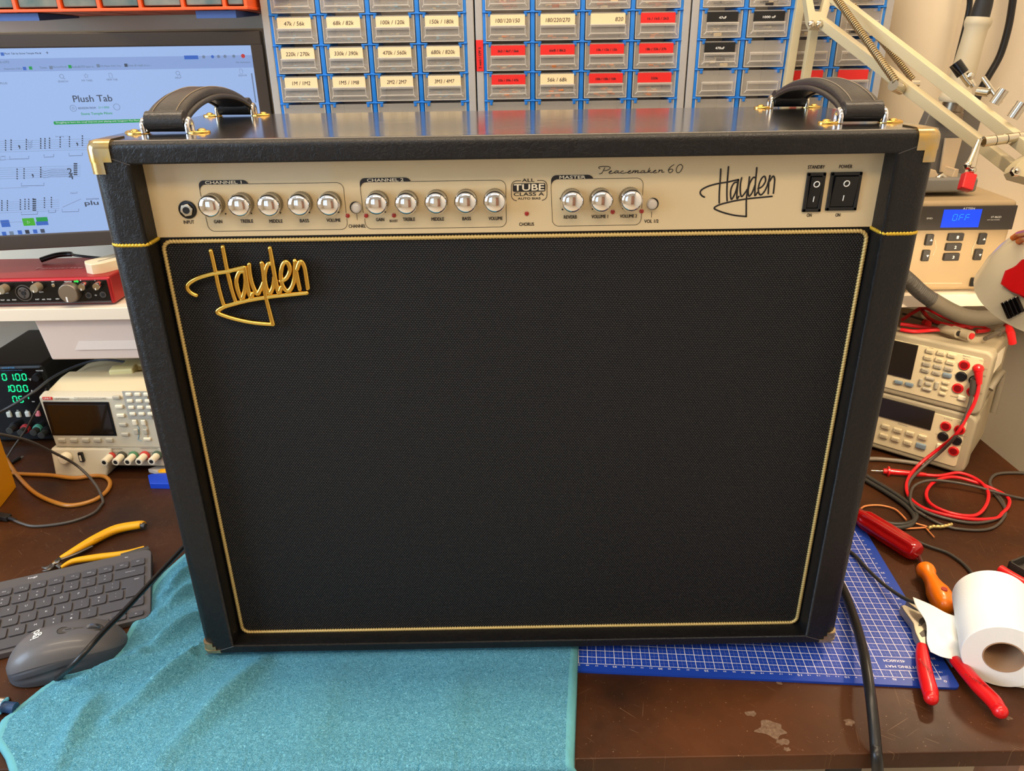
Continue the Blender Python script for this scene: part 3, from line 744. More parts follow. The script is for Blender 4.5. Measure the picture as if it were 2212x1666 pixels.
# ================================================================== a device face: pixel -> local (x, z) of an object standing in the room
class Face:
    def __init__(s, name, label, cat, p0, yaw=0, tilt=0, group=None):
        s.p0 = Vector(p0); s.R = Matrix.Rotation(yaw, 3, 'Z') @ Matrix.Rotation(tilt, 3, 'X')
        s.n = s.R @ Vector((0, 1, 0))
        s.e = empty(name, label, cat, p0, 0, group); s.e.rotation_euler = s.R.to_euler()
    def __call__(s, u, v, dy=0.0):
        d = ray(u, v); q = s.p0 + s.n*dy; P = CAM + d*((q-CAM).dot(s.n)/d.dot(s.n))
        return s.R.transposed() @ (P-s.p0)
    def box(s, mb, u0, v0, u1, v1, y0, y1, bev=0, seg=2):
        """box whose front outline runs from pixel (u0,v0) top-left to (u1,v1) bottom-right, from depth y0 to y1"""
        a = s(u0, v0, y0); b = s(u1, v1, y0)
        return mb.box((min(a.x, b.x), y0, min(a.z, b.z)), (max(a.x, b.x), y1, max(a.z, b.z)), bev, seg)
    def cbox(s, mb, u, v, w, h, y0, y1, bev=0, seg=2):
        a = s(u, v, y0); return mb.box((a.x-w/2, y0, a.z-h/2), (a.x+w/2, y1, a.z+h/2), bev, seg)
    def text(s, mb, t, u, v, w, h, y=-.0003, bold=.01, keep=False):
        a = s(u, v, y); fit(mb, t, (a.x, y, a.z), w, h, depth_bold=bold, keep=keep)
    def disc(s, mb, u, v, r, y0, y1, seg=20, bev=0):
        a = s(u, v, y0); L = y1-y0
        pr = [(r, L), (r, bev), (r-bev, 0)] if bev else [(r, L), (r, 0)]
        return mb.lathe([(q, -z) for q, z in pr], seg, Matrix.Translation((a.x, y0, a.z)) @ FRONT)
    def line(s, mb, pts, r=.0003, y=-.0003):
        mb.tube([tuple((lambda q: (q.x, y, q.z))(s(u, v, y))) for u, v in pts], r, 5)

# ------------------------------------------------------------------ computer monitor
F = Face('computer_monitor', 'dark framed computer monitor showing a guitar tab page, behind left end of amplifier', 'monitor', (-.003, .545, .36), .168)
xl = F(-25, 300).x; zt = F(560, 66).z; zb = F(120, 536).z
xl = -.545
mb = MB(); B = .018; sx0 = xl+B; sx1 = F(541, 97).x; sz1 = F(300, 101).z; sz0 = F(120, 504).z
mb.box((xl, 0, sz1), (0, .03, zt), .002); mb.box((xl, 0, zb), (0, .03, sz0), .002); mb.box((xl, .0002, sz0-.001), (sx0, .03, sz1+.001)); mb.box((sx1, .0002, sz0-.001), (0, .03, sz1+.001))
mb.make('bezel', mat('monitor_bezel', (58, 50, 44), .42), F.e)
mb = MB(); mb.box((xl+.01, .028, zb+.01), (-.01, .05, zt-.01), .008); mb.make('rear_housing', BLACKP, F.e)
mb = MB(); mb.box((-.31, .0495, .10), (-.21, .060, .20), .002); mb.box((-.275, .058, .135), (-.245, .17, .165), .002); mb.make('wall_mount_arm', BLACKP, F.e)
SCR = mat('lit_screen', (20, 22, 26), .25, emit=((168, 198, 250), .86))
mb = MB(); mb.box((sx0, .003, sz0), (sx1, .004, sz1)); scr = mb.make('screen', SCR, F.e, smooth=0)
def emi(name, c, k=.8): return mat('screen_'+name, (15, 15, 15), .4, emit=(c, k))
sk, sg, sgr, sdk, sbl, srd, shd, sye = emi('ink', (70, 82, 104)), emi('grey', (120, 140, 170)), emi('green', (20, 168, 76)), emi('dark', (46, 52, 66)), emi('blue', (58, 110, 210)), emi('red', (210, 60, 60)), emi('pale', (150, 180, 238)), emi('yellow', (220, 190, 60))
y = .0024
ik, gy, gn, dk, bl = MB(), MB(), MB(), MB(), MB()
hd = MB(); F.box(hd, -60, 128, 548, 146, .0027, .0029)
hd.make('browser_bar', shd, scr, smooth=0)
TX_ = [('Plush Tab', 200, 213, .052, .0088), ('REVISION FROM', 188, 233.5, .0235, .0026), ('Stone Temple Pilots', 209, 246, .042, .0042), ('Plush Tab by Stone Temple Pilo...', 49, 116, .046, .0030), ('ab-s293', 8, 134, .013, .0030),
       ('SEARCH', 136, 176, .0130, .0024), ('MY TABS', 188, 174, .0140, .0024), ('NEW TAB', 242, 172, .0140, .0024), ('HELP', 385, 168, .0085, .0024), ('SIGN IN', 524, 163, .0115, .0024), ('PLUS', 8, 180, .009, .0028),
       ('Reparatie DB\'s', 28, 149, .0225, .0028), ('Tunen', 93, 146, .0095, .0028), ('MoneyMonk', 129, 145, .019, .0028), ('Audio&DVD laser m...', 180, 144, .031, .0028), ('CD-Player DAC-Tra...', 240, 143, .029, .0028), ('Draw all roads in a c...', 301, 141, .032, .0028), ('Alle bladwijzers', 525, 135, .02, .0028), ('x', 87, 115, .0025, .0022), ('+', 102, 114, .0032, .0032)]
for t, u, v, w, h in TX_:
    F.text(gn if 'Stone Temple P' in t and v > 200 else (ik if v > 180 or v < 120 else gy), t, u, v, w, h, y, .012)
F.text(gn, '21-1-2026', 224, 232, .0145, .0026, y, .012)
F.text(ik, 'plu', 198, 440, .019, .0085, y, .05); F.text(ik, 'SONGSTERR', 200, 430, .018, .002, y)
F.text(ik, '2', 151, 370, .006, .0085, y, .04); F.text(ik, '4', 153, 381, .006, .0085, y, .04)
F.text(gy, 'let ring - 1', 133, 295, .016, .0024, y); F.text(gy, 'Gm7', 160, 417, .010, .0026, y)
# round icons, search glass, star, document
for u, v, r in ((158, 234, .0042), (252, 231, .0042)):
    c = F(u, v, y); gy.tube([(c.x+r*math.cos(a), y, c.z+r*math.sin(a)) for a in [2*PI*i/20 for i in range(20)]], .0003, 5, True)
for u, v in ((133, 165), (384, 158)):
    c = F(u, v, y); gy.tube([(c.x+.0026*math.cos(a), y, c.z+.0026*math.sin(a)) for a in [2*PI*i/16 for i in range(16)]], .0003, 5, True); gy.tube([(c.x+.0018, y, c.z-.0018), (c.x+.0036, y, c.z-.0038)], .0003, 5)
for u, v, r in ((186, 164, .0034), (158, 234, .0022)):
    c = F(u, v, y); P = [(c.x+(r if i % 2 == 0 else r*.45)*math.cos(PI/2+PI*i/5), y, c.z+(r if i % 2 == 0 else r*.45)*math.sin(PI/2+PI*i/5)) for i in range(10)]; gy.tube(P, .00025, 5, True)
for u, v in ((239, 163), (521, 154)):
    c = F(u, v, y); gy.tube([(c.x-.002, y, c.z-.003), (c.x+.002, y, c.z-.003), (c.x+.002, y, c.z+.0014), (c.x+.0006, y, c.z+.003), (c.x-.002, y, c.z+.003)], .0003, 5, True)
# green banner
bn = MB(); a = F(116, 266, y); b = F(306, 259, y); bn.prism(rrect(a.x, b.x, min(a.z, b.z)-.0022, max(a.z, b.z)+.0012, .0015, 3), 0, .0002, M=Matrix.Translation((0, y, 0)) @ FRONT)
bn.make('green_banner', sgr, scr, smooth=0)
bt = MB(); F.text(bt, 'Struggling to learn this song? Improve your playing with Songsterr Plus Plan!', 211, 263, .112, .0026, y-.0008, .01); 
# play button bar
bp_ = MB(); F.box(bp_, 47, 472, 77, 487, y-.0001, y); bp_.make('play_button', emi('lime', (70, 190, 40)), scr, smooth=0)
c = F(62, 480, y); bt.tube([(c.x-.0015, y-.0008, c.z+.002), (c.x+.002, y-.0008, c.z), (c.x-.0015, y-.0008, c.z-.002)], .0003, 5, True)
bt.make('banner_lettering', emi('white', (225, 240, 250)), scr, smooth=0)
F.box(gn, 77, 470, 104, 478, y, y+.0002); F.box(bl, 77, 479, 105, 486, y, y+.0002); F.box(bl, 0, 476, 23, 490, y, y+.0002)
# staff lines with columns of fret numbers
rnd = random.Random(3)
for (vy0, vy1, h, xend) in ((300, 330, 26, 196), (358, 392, 26, 174), (432, 466, 26, 128)):
    for k in range(6):
        F.line(gy, [(-20, vy0+6+k*4.6), (xend, vy0+k*4.6)], .00016, y)
    F.line(gy, [(0, vy1+15), (60, vy1+13)], .0002, y)
cols = [(12, 314), (24, 313), (57, 312), (88, 310), (97, 310), (107, 309), (130, 307), (150, 306), (178, 304), (37, 376), (52, 375), (88, 372), (4, 444), (16, 444), (44, 442), (54, 441), (62, 441), (72, 440), (96, 438), (111, 437)]
for (u, v) in cols:
    for k in range(5): F.cbox(dk, u, v-10+k*5, .0016, .0020, y-.0001, y)
for u, v in ((72, 441), (76, 441), (161, 364), (165, 364)):
    for k in range(6): F.cbox(dk, u, v-10+k*4.6, .0024, .0020, y-.0001, y)
for u, v in ((42, 318), (167, 312), (71, 380)): F.text(dk, ',', u, v, .0022, .0050, y, .04)
for k in range(4): F.line(ik, [(60, 304+k*4), (64, 309+k*4), (70, 304+k*4)], .0002, y); F.line(ik, [(88, 366+k*4.5), (96, 371+k*4.5), (110, 367+k*4.5), (150, 367+k*4.5)], .00022, y)
for u0, u1, v in ((21, 62, 344), (95, 116, 340), (149, 178, 337), (46, 95, 402), (46, 81, 464), (105, 120, 460), (134, 170, 458)):
    F.line(ik, [(u0, v-6), (u0, v), (u1, v-1), (u1, v-7)], .0003, y)
F.line(gy, [(135, 448), (175, 430)], .0003, y); F.box(gy, 3, 338, 11, 338.6, y, y+.0001)
F.line(gy, [(1, 347), (1, 338), (11, 337), (11, 346), (1, 347)], .0002, y)
# task-bar and tool-bar icons
for u, v, m_ in ((9, 505, bl), (25, 504, gy), (43, 502, bl), (59, 501, dk), (76, 500, bl), (92, 499, ik), (53, 148, bl), (66, 147, gn), (110, 146, gy), (151, 144, gn), (212, 142, gy), (272, 141, ik), (5, 117, bl)):
    F.cbox(m_, u, v, .0058 if v > 400 else .0042, .0058 if v > 400 else .0042, y-.0002, y, .0008)
F.cbox(bl, 413, 124, .019, .0050, y-.0001, y, .0012)
for u in (459, 472, 486, 440, 505): F.disc(gy if u != 459 else bl, u, 122.5-(u-459)*.02, .0021, y-.0002, y, 14)
F.cbox(gy, 548, 190, .0018, .040, y-.0001, y)
gy.make('page_lettering', sg, scr, smooth=0); ik.make('page_heading', sk, scr, smooth=0); gn.make('green_lettering', sgr, scr, smooth=0); dk.make('tab_number', sdk, scr, smooth=0); bl.make('screen_icon', sbl, scr, smooth=0)
rd = MB(); F.disc(rd, 525, 121, .0028, y-.0002, y, 16); rd.make('account_icon', srd, scr, smooth=0)

# ------------------------------------------------------------------ red audio interface on the shelf
a = Pz(0, 662, SHT+.002); b = Pz(240, 657, SHT+.002); yaw = math.atan2(b.y-a.y, b.x-a.x)
F = Face('audio_interface', 'red metal audio interface with black front and silver knobs, on the white shelf', 'audio interface', (b.x, b.y, SHT+.0005), yaw)
zt = F(240, 598).z; xl = -.24; xr = F(246, 640).x; dp = F.R.transposed() @ (Pz(235, 555, SHT+zt)-F.p0)
mb = MB(); mb.box((xl, 0, .002), (xr, dp.y, zt), .004, 3); mb.make('case', REDALU, F.e)
mb = MB(); F.box(mb, -60, 610, 238, 649, -.0006, .004, .0004); a = F(238, 610); z0, z1, xr2 = F(120, 652).z, F(120, 607).z, F(236, 630).x
mb = MB(); mb.box((xl+.006, -.0006, z0), (xr2, .004, z1), .0005); fp = mb.make('front_panel', BLACKG, F.e)
mb = MB(); mb.box((xl+.006, -.0008, F(120, 656).z), (xr2, .003, z0-.0002)); mb.make('front_strip', DGREY, F.e)
for x in (xl+.02, xr-.03):
    for yy in (.02, dp.y-.02): MB().cyl((x, yy, -.0004), (x, yy, .003), .008).make('rubber_foot', BLACKR, F.e)
def knobc(u, v, r, L, m, ptr=True, parent=None, fac=F, name='knob'):
    c = fac(u, v, -L); mb = MB(); mb.lathe([(r*1.08, 0), (r*1.08, L*.25), (r, L*.9), (r*.92, L)], 24, Matrix.Translation((c.x, 0, c.z)) @ FRONT)
    k = mb.make(name, m, parent or fac.e)
    if ptr:
        mb = MB(); mb.box((c.x-.0006-r*.25, -L-.0004, c.z-r*.9), (c.x+.0002-r*.15, -L+.0002, c.z-r*.35)); mb.make('pointer_mark', WHITEINK, k)
    return k
GK = mat('grey_knob', (150, 138, 112), .35, .3)
knobc(1, 628, .0062, .014, GK); knobc(73, 624.5, .0062, .014, GK); knobc(146, 635, .0142, .012, mat('brushed_knob', (150, 136, 118), .3, .8)); knobc(176, 621, .0054, .013, NICKEL); knobc(207, 620, .0054, .013, NICKEL)
mb = MB(); c = F(52, 633, -.001); mb.lathe([(.0125, 0), (.0125, .0012), (.0112, .0012), (.0112, .0004)], 30, Matrix.Translation((c.x, -.0006, c.z)) @ FRONT, caps=False); mb.lathe([(.0088, 0), (.0088, .0016), (.008, .002)], 28, Matrix.Translation((c.x, -.0006, c.z)) @ FRONT); cj = mb.make('combo_jack', mat('jack_grey', (88, 82, 78), .35, .4), F.e)
mb = MB(); mb.lathe([(.0034, 0), (.0034, .0006)], 18, Matrix.Translation((c.x, -.0028, c.z)) @ FRONT)
for q in (.9, 2.4, 4.7): mb.lathe([(.0013, 0), (.0013, .0004)], 10, Matrix.Translation((c.x+.006*math.cos(q), -.0030, c.z+.006*math.sin(q))) @ FRONT)
mb.make('jack_hole', BLACKP, cj)
for u, v in ((191, 638.5), (222, 637)):
    mb = MB(); F.disc(mb, u, v, .0047, -.0022, 0, 20); hj = mb.make('headphone_jack', mat('jack_grey', (88, 82, 78)), F.e); mb = MB(); F.disc(mb, u, v, .0031, -.0026, -.002, 16); mb.make('jack_hole', BLACKP, hj)
mb = MB(); F.disc(mb, 114.5, 617, .0028, -.003, 0, 14, .0006); mb.make('push_button', NICKEL, F.e)
mb = MB(); a = F(165, 608, -.001); mb.prism([(-.0036, -.0012), (.001, -.0012), (.001, -.0024), (.0038, 0), (.001, .0024), (.001, .0012), (-.0036, .0012)], 0, .0004, M=Matrix.Translation((a.x, -.0008, a.z)) @ FRONT); mb.make('power_indicator', mat('green_led', (10, 60, 20), .4, emit=((40, 220, 80), 1.2)), fp)
mb = MB()
for t, u, v, w in (('MONITOR', 147, 608.5, .011), ('1', 70, 610, .001), ('1', 174, 606, .001), ('2', 205, 606, .001), ('GAIN', 89, 631, .006), ('GAIN', 14, 633, .006), ('INST', 6, 648.5, .006), ('AIR', 18, 648.5, .005), ('PAD', 31, 648, .006), ('INST', 81, 647, .006), ('AIR', 94, 647, .005), ('PAD', 106, 646.5, .006), ('48V', 124, 646, .006), ('48V', 114, 608.5, .005), ('O', 207, 638, .003)):
    F.text(mb, t, u, v, w, .0018, -.0010, .02)
mb.make('panel_lettering', WHITEINK, fp, smooth=0)
p = Pz(130, 579, SHT+zt+.001); p = F.R.transposed() @ (p-F.p0); mb = MB(); fit(mb, 'Focusrite', (p.x, p.y, zt+.0006), .072, .009, R=Matrix(), depth_bold=.01); mb.make('lid_lettering', mat('red_ink_pale', (206, 130, 126), .4), F.e, smooth=0)
RI = F
# small cream block with a slot lying on the interface
a = Pz(200, 566, SHT+zt+.018); b = Pz(246, 556, SHT+zt+.018)
yw = math.atan2(b.y-a.y, b.x-a.x)+.1
t = empty('cream_plug_block', 'small cream plastic block with a slot, on the red audio interface', 'plastic block', (a.x+.001, a.y-.008, SHT+zt+.0008), yw)
mb = MB(); mb.prism([(0, 0), (.012, -.008), (.075, -.008), (.075, .03), (.008, .03), (0, .016)], 0, .0155, bev=.0015); mb.make('block_body', CREAMP, t)
mb = MB(); mb.box((.016, .006, .0150), (.055, .0085, .0158)); mb.make('slot', GREYP, t)
# cable ends behind the interface
mb = MB(); pts = [Pd(u, v, d) for u, v, d in ((88, 562, 1.20), (120, 552, 1.205), (150, 549, 1.21), (165, 552, 1.2), (200, 556, 1.2), (250, 560, 1.2))]
tg = tag(MB().tube(cat_rom(pts, 6), lambda s: .0042 if s < .45 else .0022, 8).make('audio_plug', BLACKWIRE), 'dark cable with a thick plug lying behind the red audio interface', 'cable')

# ------------------------------------------------------------------ white box hanging under the shelf
F = Face('plastic_drawer', 'pale translucent plastic storage box hanging under the left end of the shelf', 'storage box', (-.385, .46, .19))
WB = mat('translucent_white_box', (216, 196, 182), .45)
h = SHB-.001-.19; mb = MB(); mb.hexa([(.008, 0, 0), (.33, 0, 0), (.33, .2, 0), (.008, .2, 0)], [(0, -.004, h), (.335, -.004, h), (.335, .2, h), (0, .2, h)], .003, 3); mb.make('box_body', WB, F.e)
mb = MB(); q = F(175, 746, -.004); mb.prism([(q.x-.012, q.z-.008), (q.x+.11, q.z-.008), (q.x+.11, q.z+.007), (q.x-.002, q.z+.007)], 0, .0006, M=Matrix.Translation((0, -.0030, 0)) @ FRONT); lb = mb.make('label_strip', mat('pale_label', (226, 210, 196), .5), F.e)
# ------------------------------------------------------------------ bench power supply with colour screen
F = Face('bench_power_supply', 'cream bench power supply with dark screen and row of binding posts, left of amplifier', 'power supply', (-.400, .436, .0), -.05)
xw = .215; z0, z1 = F(110, 1003).z, F(80, 853).z
z0 = max(z0, .012)
PSU = mat('psu_cream', (204, 186, 148), .5, bump=(1400, .08, .0002)); PSF = mat('psu_face', (196, 186, 162), .45)
zc = z1
mb = MB(); mb.hexa([(.010, .012, z0), (xw, .012, z0), (xw, .24, z0), (.010, .24, z0)], [(.006, .010, zc), (xw, .010, zc), (xw, .24, zc), (.006, .24, zc)], .004); mb.hexa([(.006, .010, zc-.002), (xw, .010, zc-.002), (xw, .06, zc-.002), (.006, .06, zc-.002)], [(.022, .035, zc+.016), (xw, .035, zc+.016), (xw, .06, zc+.016), (.022, .06, zc+.016)], .004)
mb.box((.03, .058, z0), (xw, .24, zc+.010), .003)
mb.make('case', PSU, F.e)
mb = MB(); zl = F(110, 966).z
mb.hexa([(.006, -.001, zl), (xw, -.001, zl), (xw, .014, zl), (.006, .014, zl)], [(0, 0, zc-.004), (xw, 0, zc-.004), (xw, .014, zc+.002), (.003, .014, zc+.002)], .003); fr = mb.make('front_bezel', PSF, F.e)
mb = MB()
a = F(92, 868, -.001); b = F(253, 942, -.001); mb.box((a.x, -.0014, b.z), (b.x, .002, a.z), .0005)
# scoop with the dial, and protruding foot
sc = mb.make('screen_frame', BLACKG, fr)
mb = MB(); a = F(101, 874, -.001); b = F(247, 938, -.001); mb.box((a.x, -.0018, b.z), (b.x, .0, a.z)); mb.make('screen', SCREEND, sc)
mb = MB(); q0 = F(98, 968, -.012); zf = .0005
mb.hexa([(.004, -.020, zf), (.088, -.018, zf), (.088, .03, zf), (.004, .03, zf)], [(-.002, -.006, zl), (.100, -.002, zl), (.100, .03, zl), (-.002, .03, zl)], .004, 3); mb.make('dial_housing', PSF, F.e); mb = MB(); mb.box((.09, .0, z0-.002), (xw, .03, zl+.001), .002); mb.make('lower_front', PSF, F.e)
for a_, b_ in (((.1, .03, .0005), (.12, .05, z0+.002)), ((xw-.03, .03, .0005), (xw-.01, .05, z0+.002)), ((.02, .2, .0005), (.05, .22, z0+.002)), ((xw-.03, .2, .0005), (xw-.01, .22, z0+.002))): MB().box(a_, b_).make('foot', BLACKR, F.e)
mb = MB(); c = F(141, 990, -.016); mb.lathe([(.0085, 0), (.0095, .004), (.0085, .012), (.006, .014)], 24, Matrix.Translation((c.x, -.010, c.z)) @ FRONT); mb.make('dial', CREAMB, F.e)
mb = MB(); c = F(175, 988, -.013); mb.box((c.x-.0035, -.0142, c.z-.008), (c.x+.0035, -.010, c.z+.008)); us = mb.make('usb_port', BLACKP, F.e); mb = MB(); mb.box((c.x-.0018, -.0148, c.z-.006), (c.x+.0010, -.0140, c.z+.004)); mb.make('usb_tongue', CREAMB, us)
for i, u in enumerate((132, 158, 183.5, 209, 235)):
    mb = MB(); F.cbox(mb, u, 953-i*.2, .0120, .0065, -.004, .001, .0012); mb.make('soft_key', GREYB, fr)
for u, v in ((250, 860), (256, 880), (259.5, 899), (264, 919), (269, 940)):
    mb = MB(); F.cbox(mb, u, v, .0125, .0060, -.0038, .001, .0015); mb.make('function_key', CREAMB if v in (880, 899) else GREYB, fr)
mb = MB(); a = F(264, 845, -.0005); b = F(330, 905, -.0005); mb.box((a.x, -.0016, b.z), (b.x, 0, a.z)); mb.make('keypad_field', mat('keypad_grey', (168, 164, 152), .5), fr)
for r in range(4):
    for c_ in range(3):
        mb = MB(); F.cbox(mb, 276.5+c_*19.5+r*3, 853.5+r*14, .0100, .0062, -.0038, .001, .0018); mb.make('number_key', CREAMB, fr)
for u, v, m_ in ((290, 914, CREAMB), (309, 914, CREAMB), (293, 934, GREYB), (313, 934, GREYB), (317, 950, CREAMB)):
    mb = MB(); F.cbox(mb, u, v, .0075 if v < 945 else .012, .0095 if v < 945 else .0055, -.0036, .001, .0014); mb.make('channel_key', m_, fr)
mb = MB(); F.line(mb, [(296, 918), (300, 924), (300, 940), (298, 950), (306, 953)], .0004, -.0015); mb.make('blue_guide_line', mat('blue_print', (90, 160, 190), .5), fr)
mb = MB(); F.line(mb, [(315, 918), (319, 924), (319, 945)], .0004, -.0015); mb.make('orange_guide_line', mat('orange_print', (214, 170, 110), .5), fr)
mb = MB(); F.cbox(mb, 102, 861, .0155, .0046, -.0010, 0); mb.make('red_label', REDTAPE, fr)
mb = MB(); F.text(mb, 'UNI-T', 102, 861, .012, .0028, -.0013, .03); mb.make('label_lettering', WHITEINK, fr, smooth=0)
mb = MB(); F.text(mb, 'UDP3305S-E', 133, 862, .0235, .0030, -.0012, .04); F.text(mb, 'Programmable DC Power Supply', 195, 860, .051, .0026, -.0012, .01); F.line(mb, [(160, 863.6), (229, 862)], .00025, -.0012)
for u, v, w in ((246, 970, .028), (322, 969, .028), (246, 978, .02), (284, 978, .009), (320, 978, .02)): F.text(mb, 'INDEPENDENT OUTPUT', u, v, w, .0019, -.0014, .02)
mb.make('panel_lettering', GREYINK, fr, smooth=0)
for i, (u, v, c_) in enumerate(((228.5, 996, (196, 58, 50)), (253, 995.5, (70, 70, 58)), (278.5, 995, (76, 130, 92)), (303, 994.5, (196, 58, 50)), (330, 994, (70, 90, 70)))):
    c = F(u, v, -.016); T_ = Matrix.Translation((c.x+.0012, -.001, c.z+.001)) @ FRONT; mb = MB(); mb.lathe([(.0078, 0), (.0078, .0035), (.006, .0040)], 22, T_); po = mb.make('binding_post', mat('post_ring_%d%d%d' % c_, c_, .45), F.e)
    mb = MB(); mb.lathe([(.0056, 0), (.0056, .016), (.0060, .017), (.0056, .019), (.0035, .0192)], 14, T_ @ Matrix.Translation((0, 0, .003)), wob=lambda i, j: 1+.04*(i % 2)); mb.make('post_cap', CREAMB, po)
    mb = MB(); mb.lathe([(.0034, 0), (.0034, .0005)], 14, T_ @ Matrix.Translation((0, 0, .0219))); mb.make('post_hole', BLACKP, po)
mb = MB(); 
for u, v in ((110, 828), (144, 828)):
    q = F.R.transposed() @ (Pd(u, v, .01)-F.p0)
PS = F
# cream adapter plug on top of the supply
zt2 = zc+.010
p = Pz(262, 812, zt2); t = empty('power_adapter', 'cream two-part plug block on top of the bench power supply', 'adapter', (p.x, p.y+.005, zt2+.0008), .12)
mb = MB(); mb.box((-.016, -.012, 0), (.022, .012, .013), .003); mb.make('adapter_body', mat('aged_cream_plastic', (206, 196, 142), .45), t)
mb = MB(); mb.box((-.004, .008, .0005), (.05, .034, .012), .003); mb.make('adapter_cover', mat('aged_cream_plastic', (206, 196, 142)), t)

# ------------------------------------------------------------------ black power supply with green digits
F = Face('digital_power_supply', 'black power supply with glowing green digits, left of the cream power supply', 'power supply', Pz(20, 955, .003), .03)
zt = F(50, 789).z; xr = F(99, 815).x; xl = xr-.125
mb = MB(); mb.box((xl, 0, 0), (xr, .2, zt), .007, 3); mb.make('case', mat('black_case', (22, 22, 24), .4), F.e)
mb = MB(); mb.box((xl+.004, -.0012, .004), (xr-.004, .002, zt-.004), .004, 2); fp = mb.make('front_panel', BLACKG, F.e)
for x in (xl+.015, xr-.015):
    for yy in (.02, .18): MB().cyl((x, yy, -.0026), (x, yy, .002), .007).make('rubber_foot', BLACKR, F.e)
GD = mat('green_digits', (5, 30, 15), .4, emit=((20, 235, 150), 1.6))
SEG = {'0': 'abcdef', '1': 'bc', '5': 'afgcd', '.': ''}
def digit(mb, ch, c, w, h, r, y, sl=.08):
    X = lambda x, z: (c.x+x*w/2+z*h/2*sl, y, c.z+z*h/2)
    L = {'a': ((-1, 1), (1, 1)), 'b': ((1, 1), (1, 0)), 'c': ((1, 0), (1, -1)), 'd': ((-1, -1), (1, -1)), 'e': ((-1, 0), (-1, -1)), 'f': ((-1, 1), (-1, 0)), 'g': ((-1, 0), (1, 0))}
    for s_ in ch:
        (x0, a0), (x1, a1) = L[s_]; p = Vector(X(x0, a0)); q = Vector(X(x1, a1)); mb.tube([p.lerp(q, .12), p.lerp(q, .88)], r, 6, ref=(0, 1, 0), flat=.4)
for k, (row, v, h) in enumerate((([('abcdef', 9), ('bc', 24), ('abcdef', 38), ('abcdef', 52)], 815, .0115), ([('bc', 15), ('abcdef', 27), ('abcdef', 41), ('abcdef', 55)], 839.5, .0115), ([('abcdef', 32), ('afgcd', 45), ('abf', 58)], 863, .0115))):
    mb = MB()
    for sg_, u in row: digit(mb, sg_, F(u, v, -.002), .0064, h, .0009, -.0018)
    if k < 2: F.disc(mb, 30 if k == 0 else 19, v+6, .0009, -.002, -.0013, 8)
    mb.make('digit_row', GD, fp, smooth=0)
mb = MB()
for t_, u, v, w in (('V', 65, 820, .004), ('A', 69, 845, .004), ('W', 72, 868, .005), ('VOLTAGE', 85, 801, .012), ('ON', 20, 888, .003), ('M1', 38, 887, .003), ('M2', 57, 887, .003)): F.text(mb, t_, u, v, w, .0022 if w > .0045 or v > 880 else .0042, -.0016, .02)
mb.make('panel_lettering', WHITEINK, fp, smooth=0)
mb = MB(); F.text(mb, 'WANPTEK', 18, 795, .022, .0028, -.0016, .03); F.text(mb, 'Programmable DC Power Supply', 25, 800.5, .036, .0018, -.0016); mb.make('blue_lettering', mat('blue_ink', (70, 140, 190), .5), fp, smooth=0)
knobc(76, 818, .0062, .010, BLACKP, False, fac=F)
for u, v, c_ in ((18.5, 897, (206, 208, 196)), (38.5, 897, (206, 208, 196)), (58.5, 896, (206, 208, 200)), (80, 895, (226, 130, 140))):
    mb = MB(); F.cbox(mb, u, v, .0088, .0110, -.005, 0, .0022, 3); mb.make('push_button', mat('button_%d' % c_[1]+str(c_[2]), c_, .4), fp)
for u, v, c_ in ((28, 925, (26, 26, 28)), (52, 929, (190, 56, 60)), (79, 929, (84, 160, 140)), (96, 935, (26, 26, 28))):
    c = F(u, v, -.008); T_ = Matrix.Translation((c.x, -.001, c.z)) @ FRONT; mb = MB(); mb.lathe([(.0082, 0), (.0078, .006), (.006, .0065)], 20, T_); po = mb.make('binding_post', mat('post_%d' % c_[0], c_, .4), F.e)
    mb = MB(); mb.lathe([(.0058, .006), (.0060, .018), (.0046, .0185)], 12, T_, wob=lambda i, j: 1+.05*(i % 2)); mb.make('post_cap', mat('post_cap_dark', (58, 58, 54), .4), po)
# ------------------------------------------------------------------ yellow box at the left edge
p = Pz(36, 1053, 0)
t = empty('yellow_box', 'yellow-orange cardboard box at the left edge of the bench', 'box', (p.x, p.y, .0005), .18)
mb = MB(); mb.box((-.17, -.12, 0), (0, 0, .145), .0012); mb.make('box_body', mat('yellow_card', (214, 142, 8), .5), t)

# ------------------------------------------------------------------ orange part drawers at top left, on the wall above the monitor
OC = empty('orange_drawer_cabinet', 'orange wall cabinet of small clear drawers above the monitor', 'drawer cabinet', (-.62, .50, .6835))
ow = .618; nx = 11; pit = ow/nx
mb = MB(); mb.box((0, 0, 0), (ow, .135, .004), .0008); mb.box((0, 0, .075), (ow, .135, .079)); mb.box((0, .128, 0), (ow, .135, .079))
ou = [-55, 28, 125, 210, 300, 392, 482, 566]
xs = sorted(set([0.0, ow-.004]+[Py(u, 12, .5).x+.62 for u in ou[1:-1]]+[.07, .14, .2]))
for i, x in enumerate(xs): mb.box((x-.0008, .0005, 0), (x+.0035, .128, .079))
mb.make('cabinet_frame', ORANGEB, OC)
DT = mat('smoky_clear_drawer', (150, 152, 140), .18, alpha=.75, vary=(40, .5, (90, 116, 116)))
for i, (x0, x1) in enumerate(zip(xs, xs[1:])):
    if x1-x0 < .012: continue
    mb = MB(); mb.box((x0+.0055, .004, .006), (x1-.0025, .12, .035), .0015); mb.box((x0+.0055, .004, .041), (x1-.0025, .12, .072), .0015); d = mb.make('clear_drawer', DT, OC)
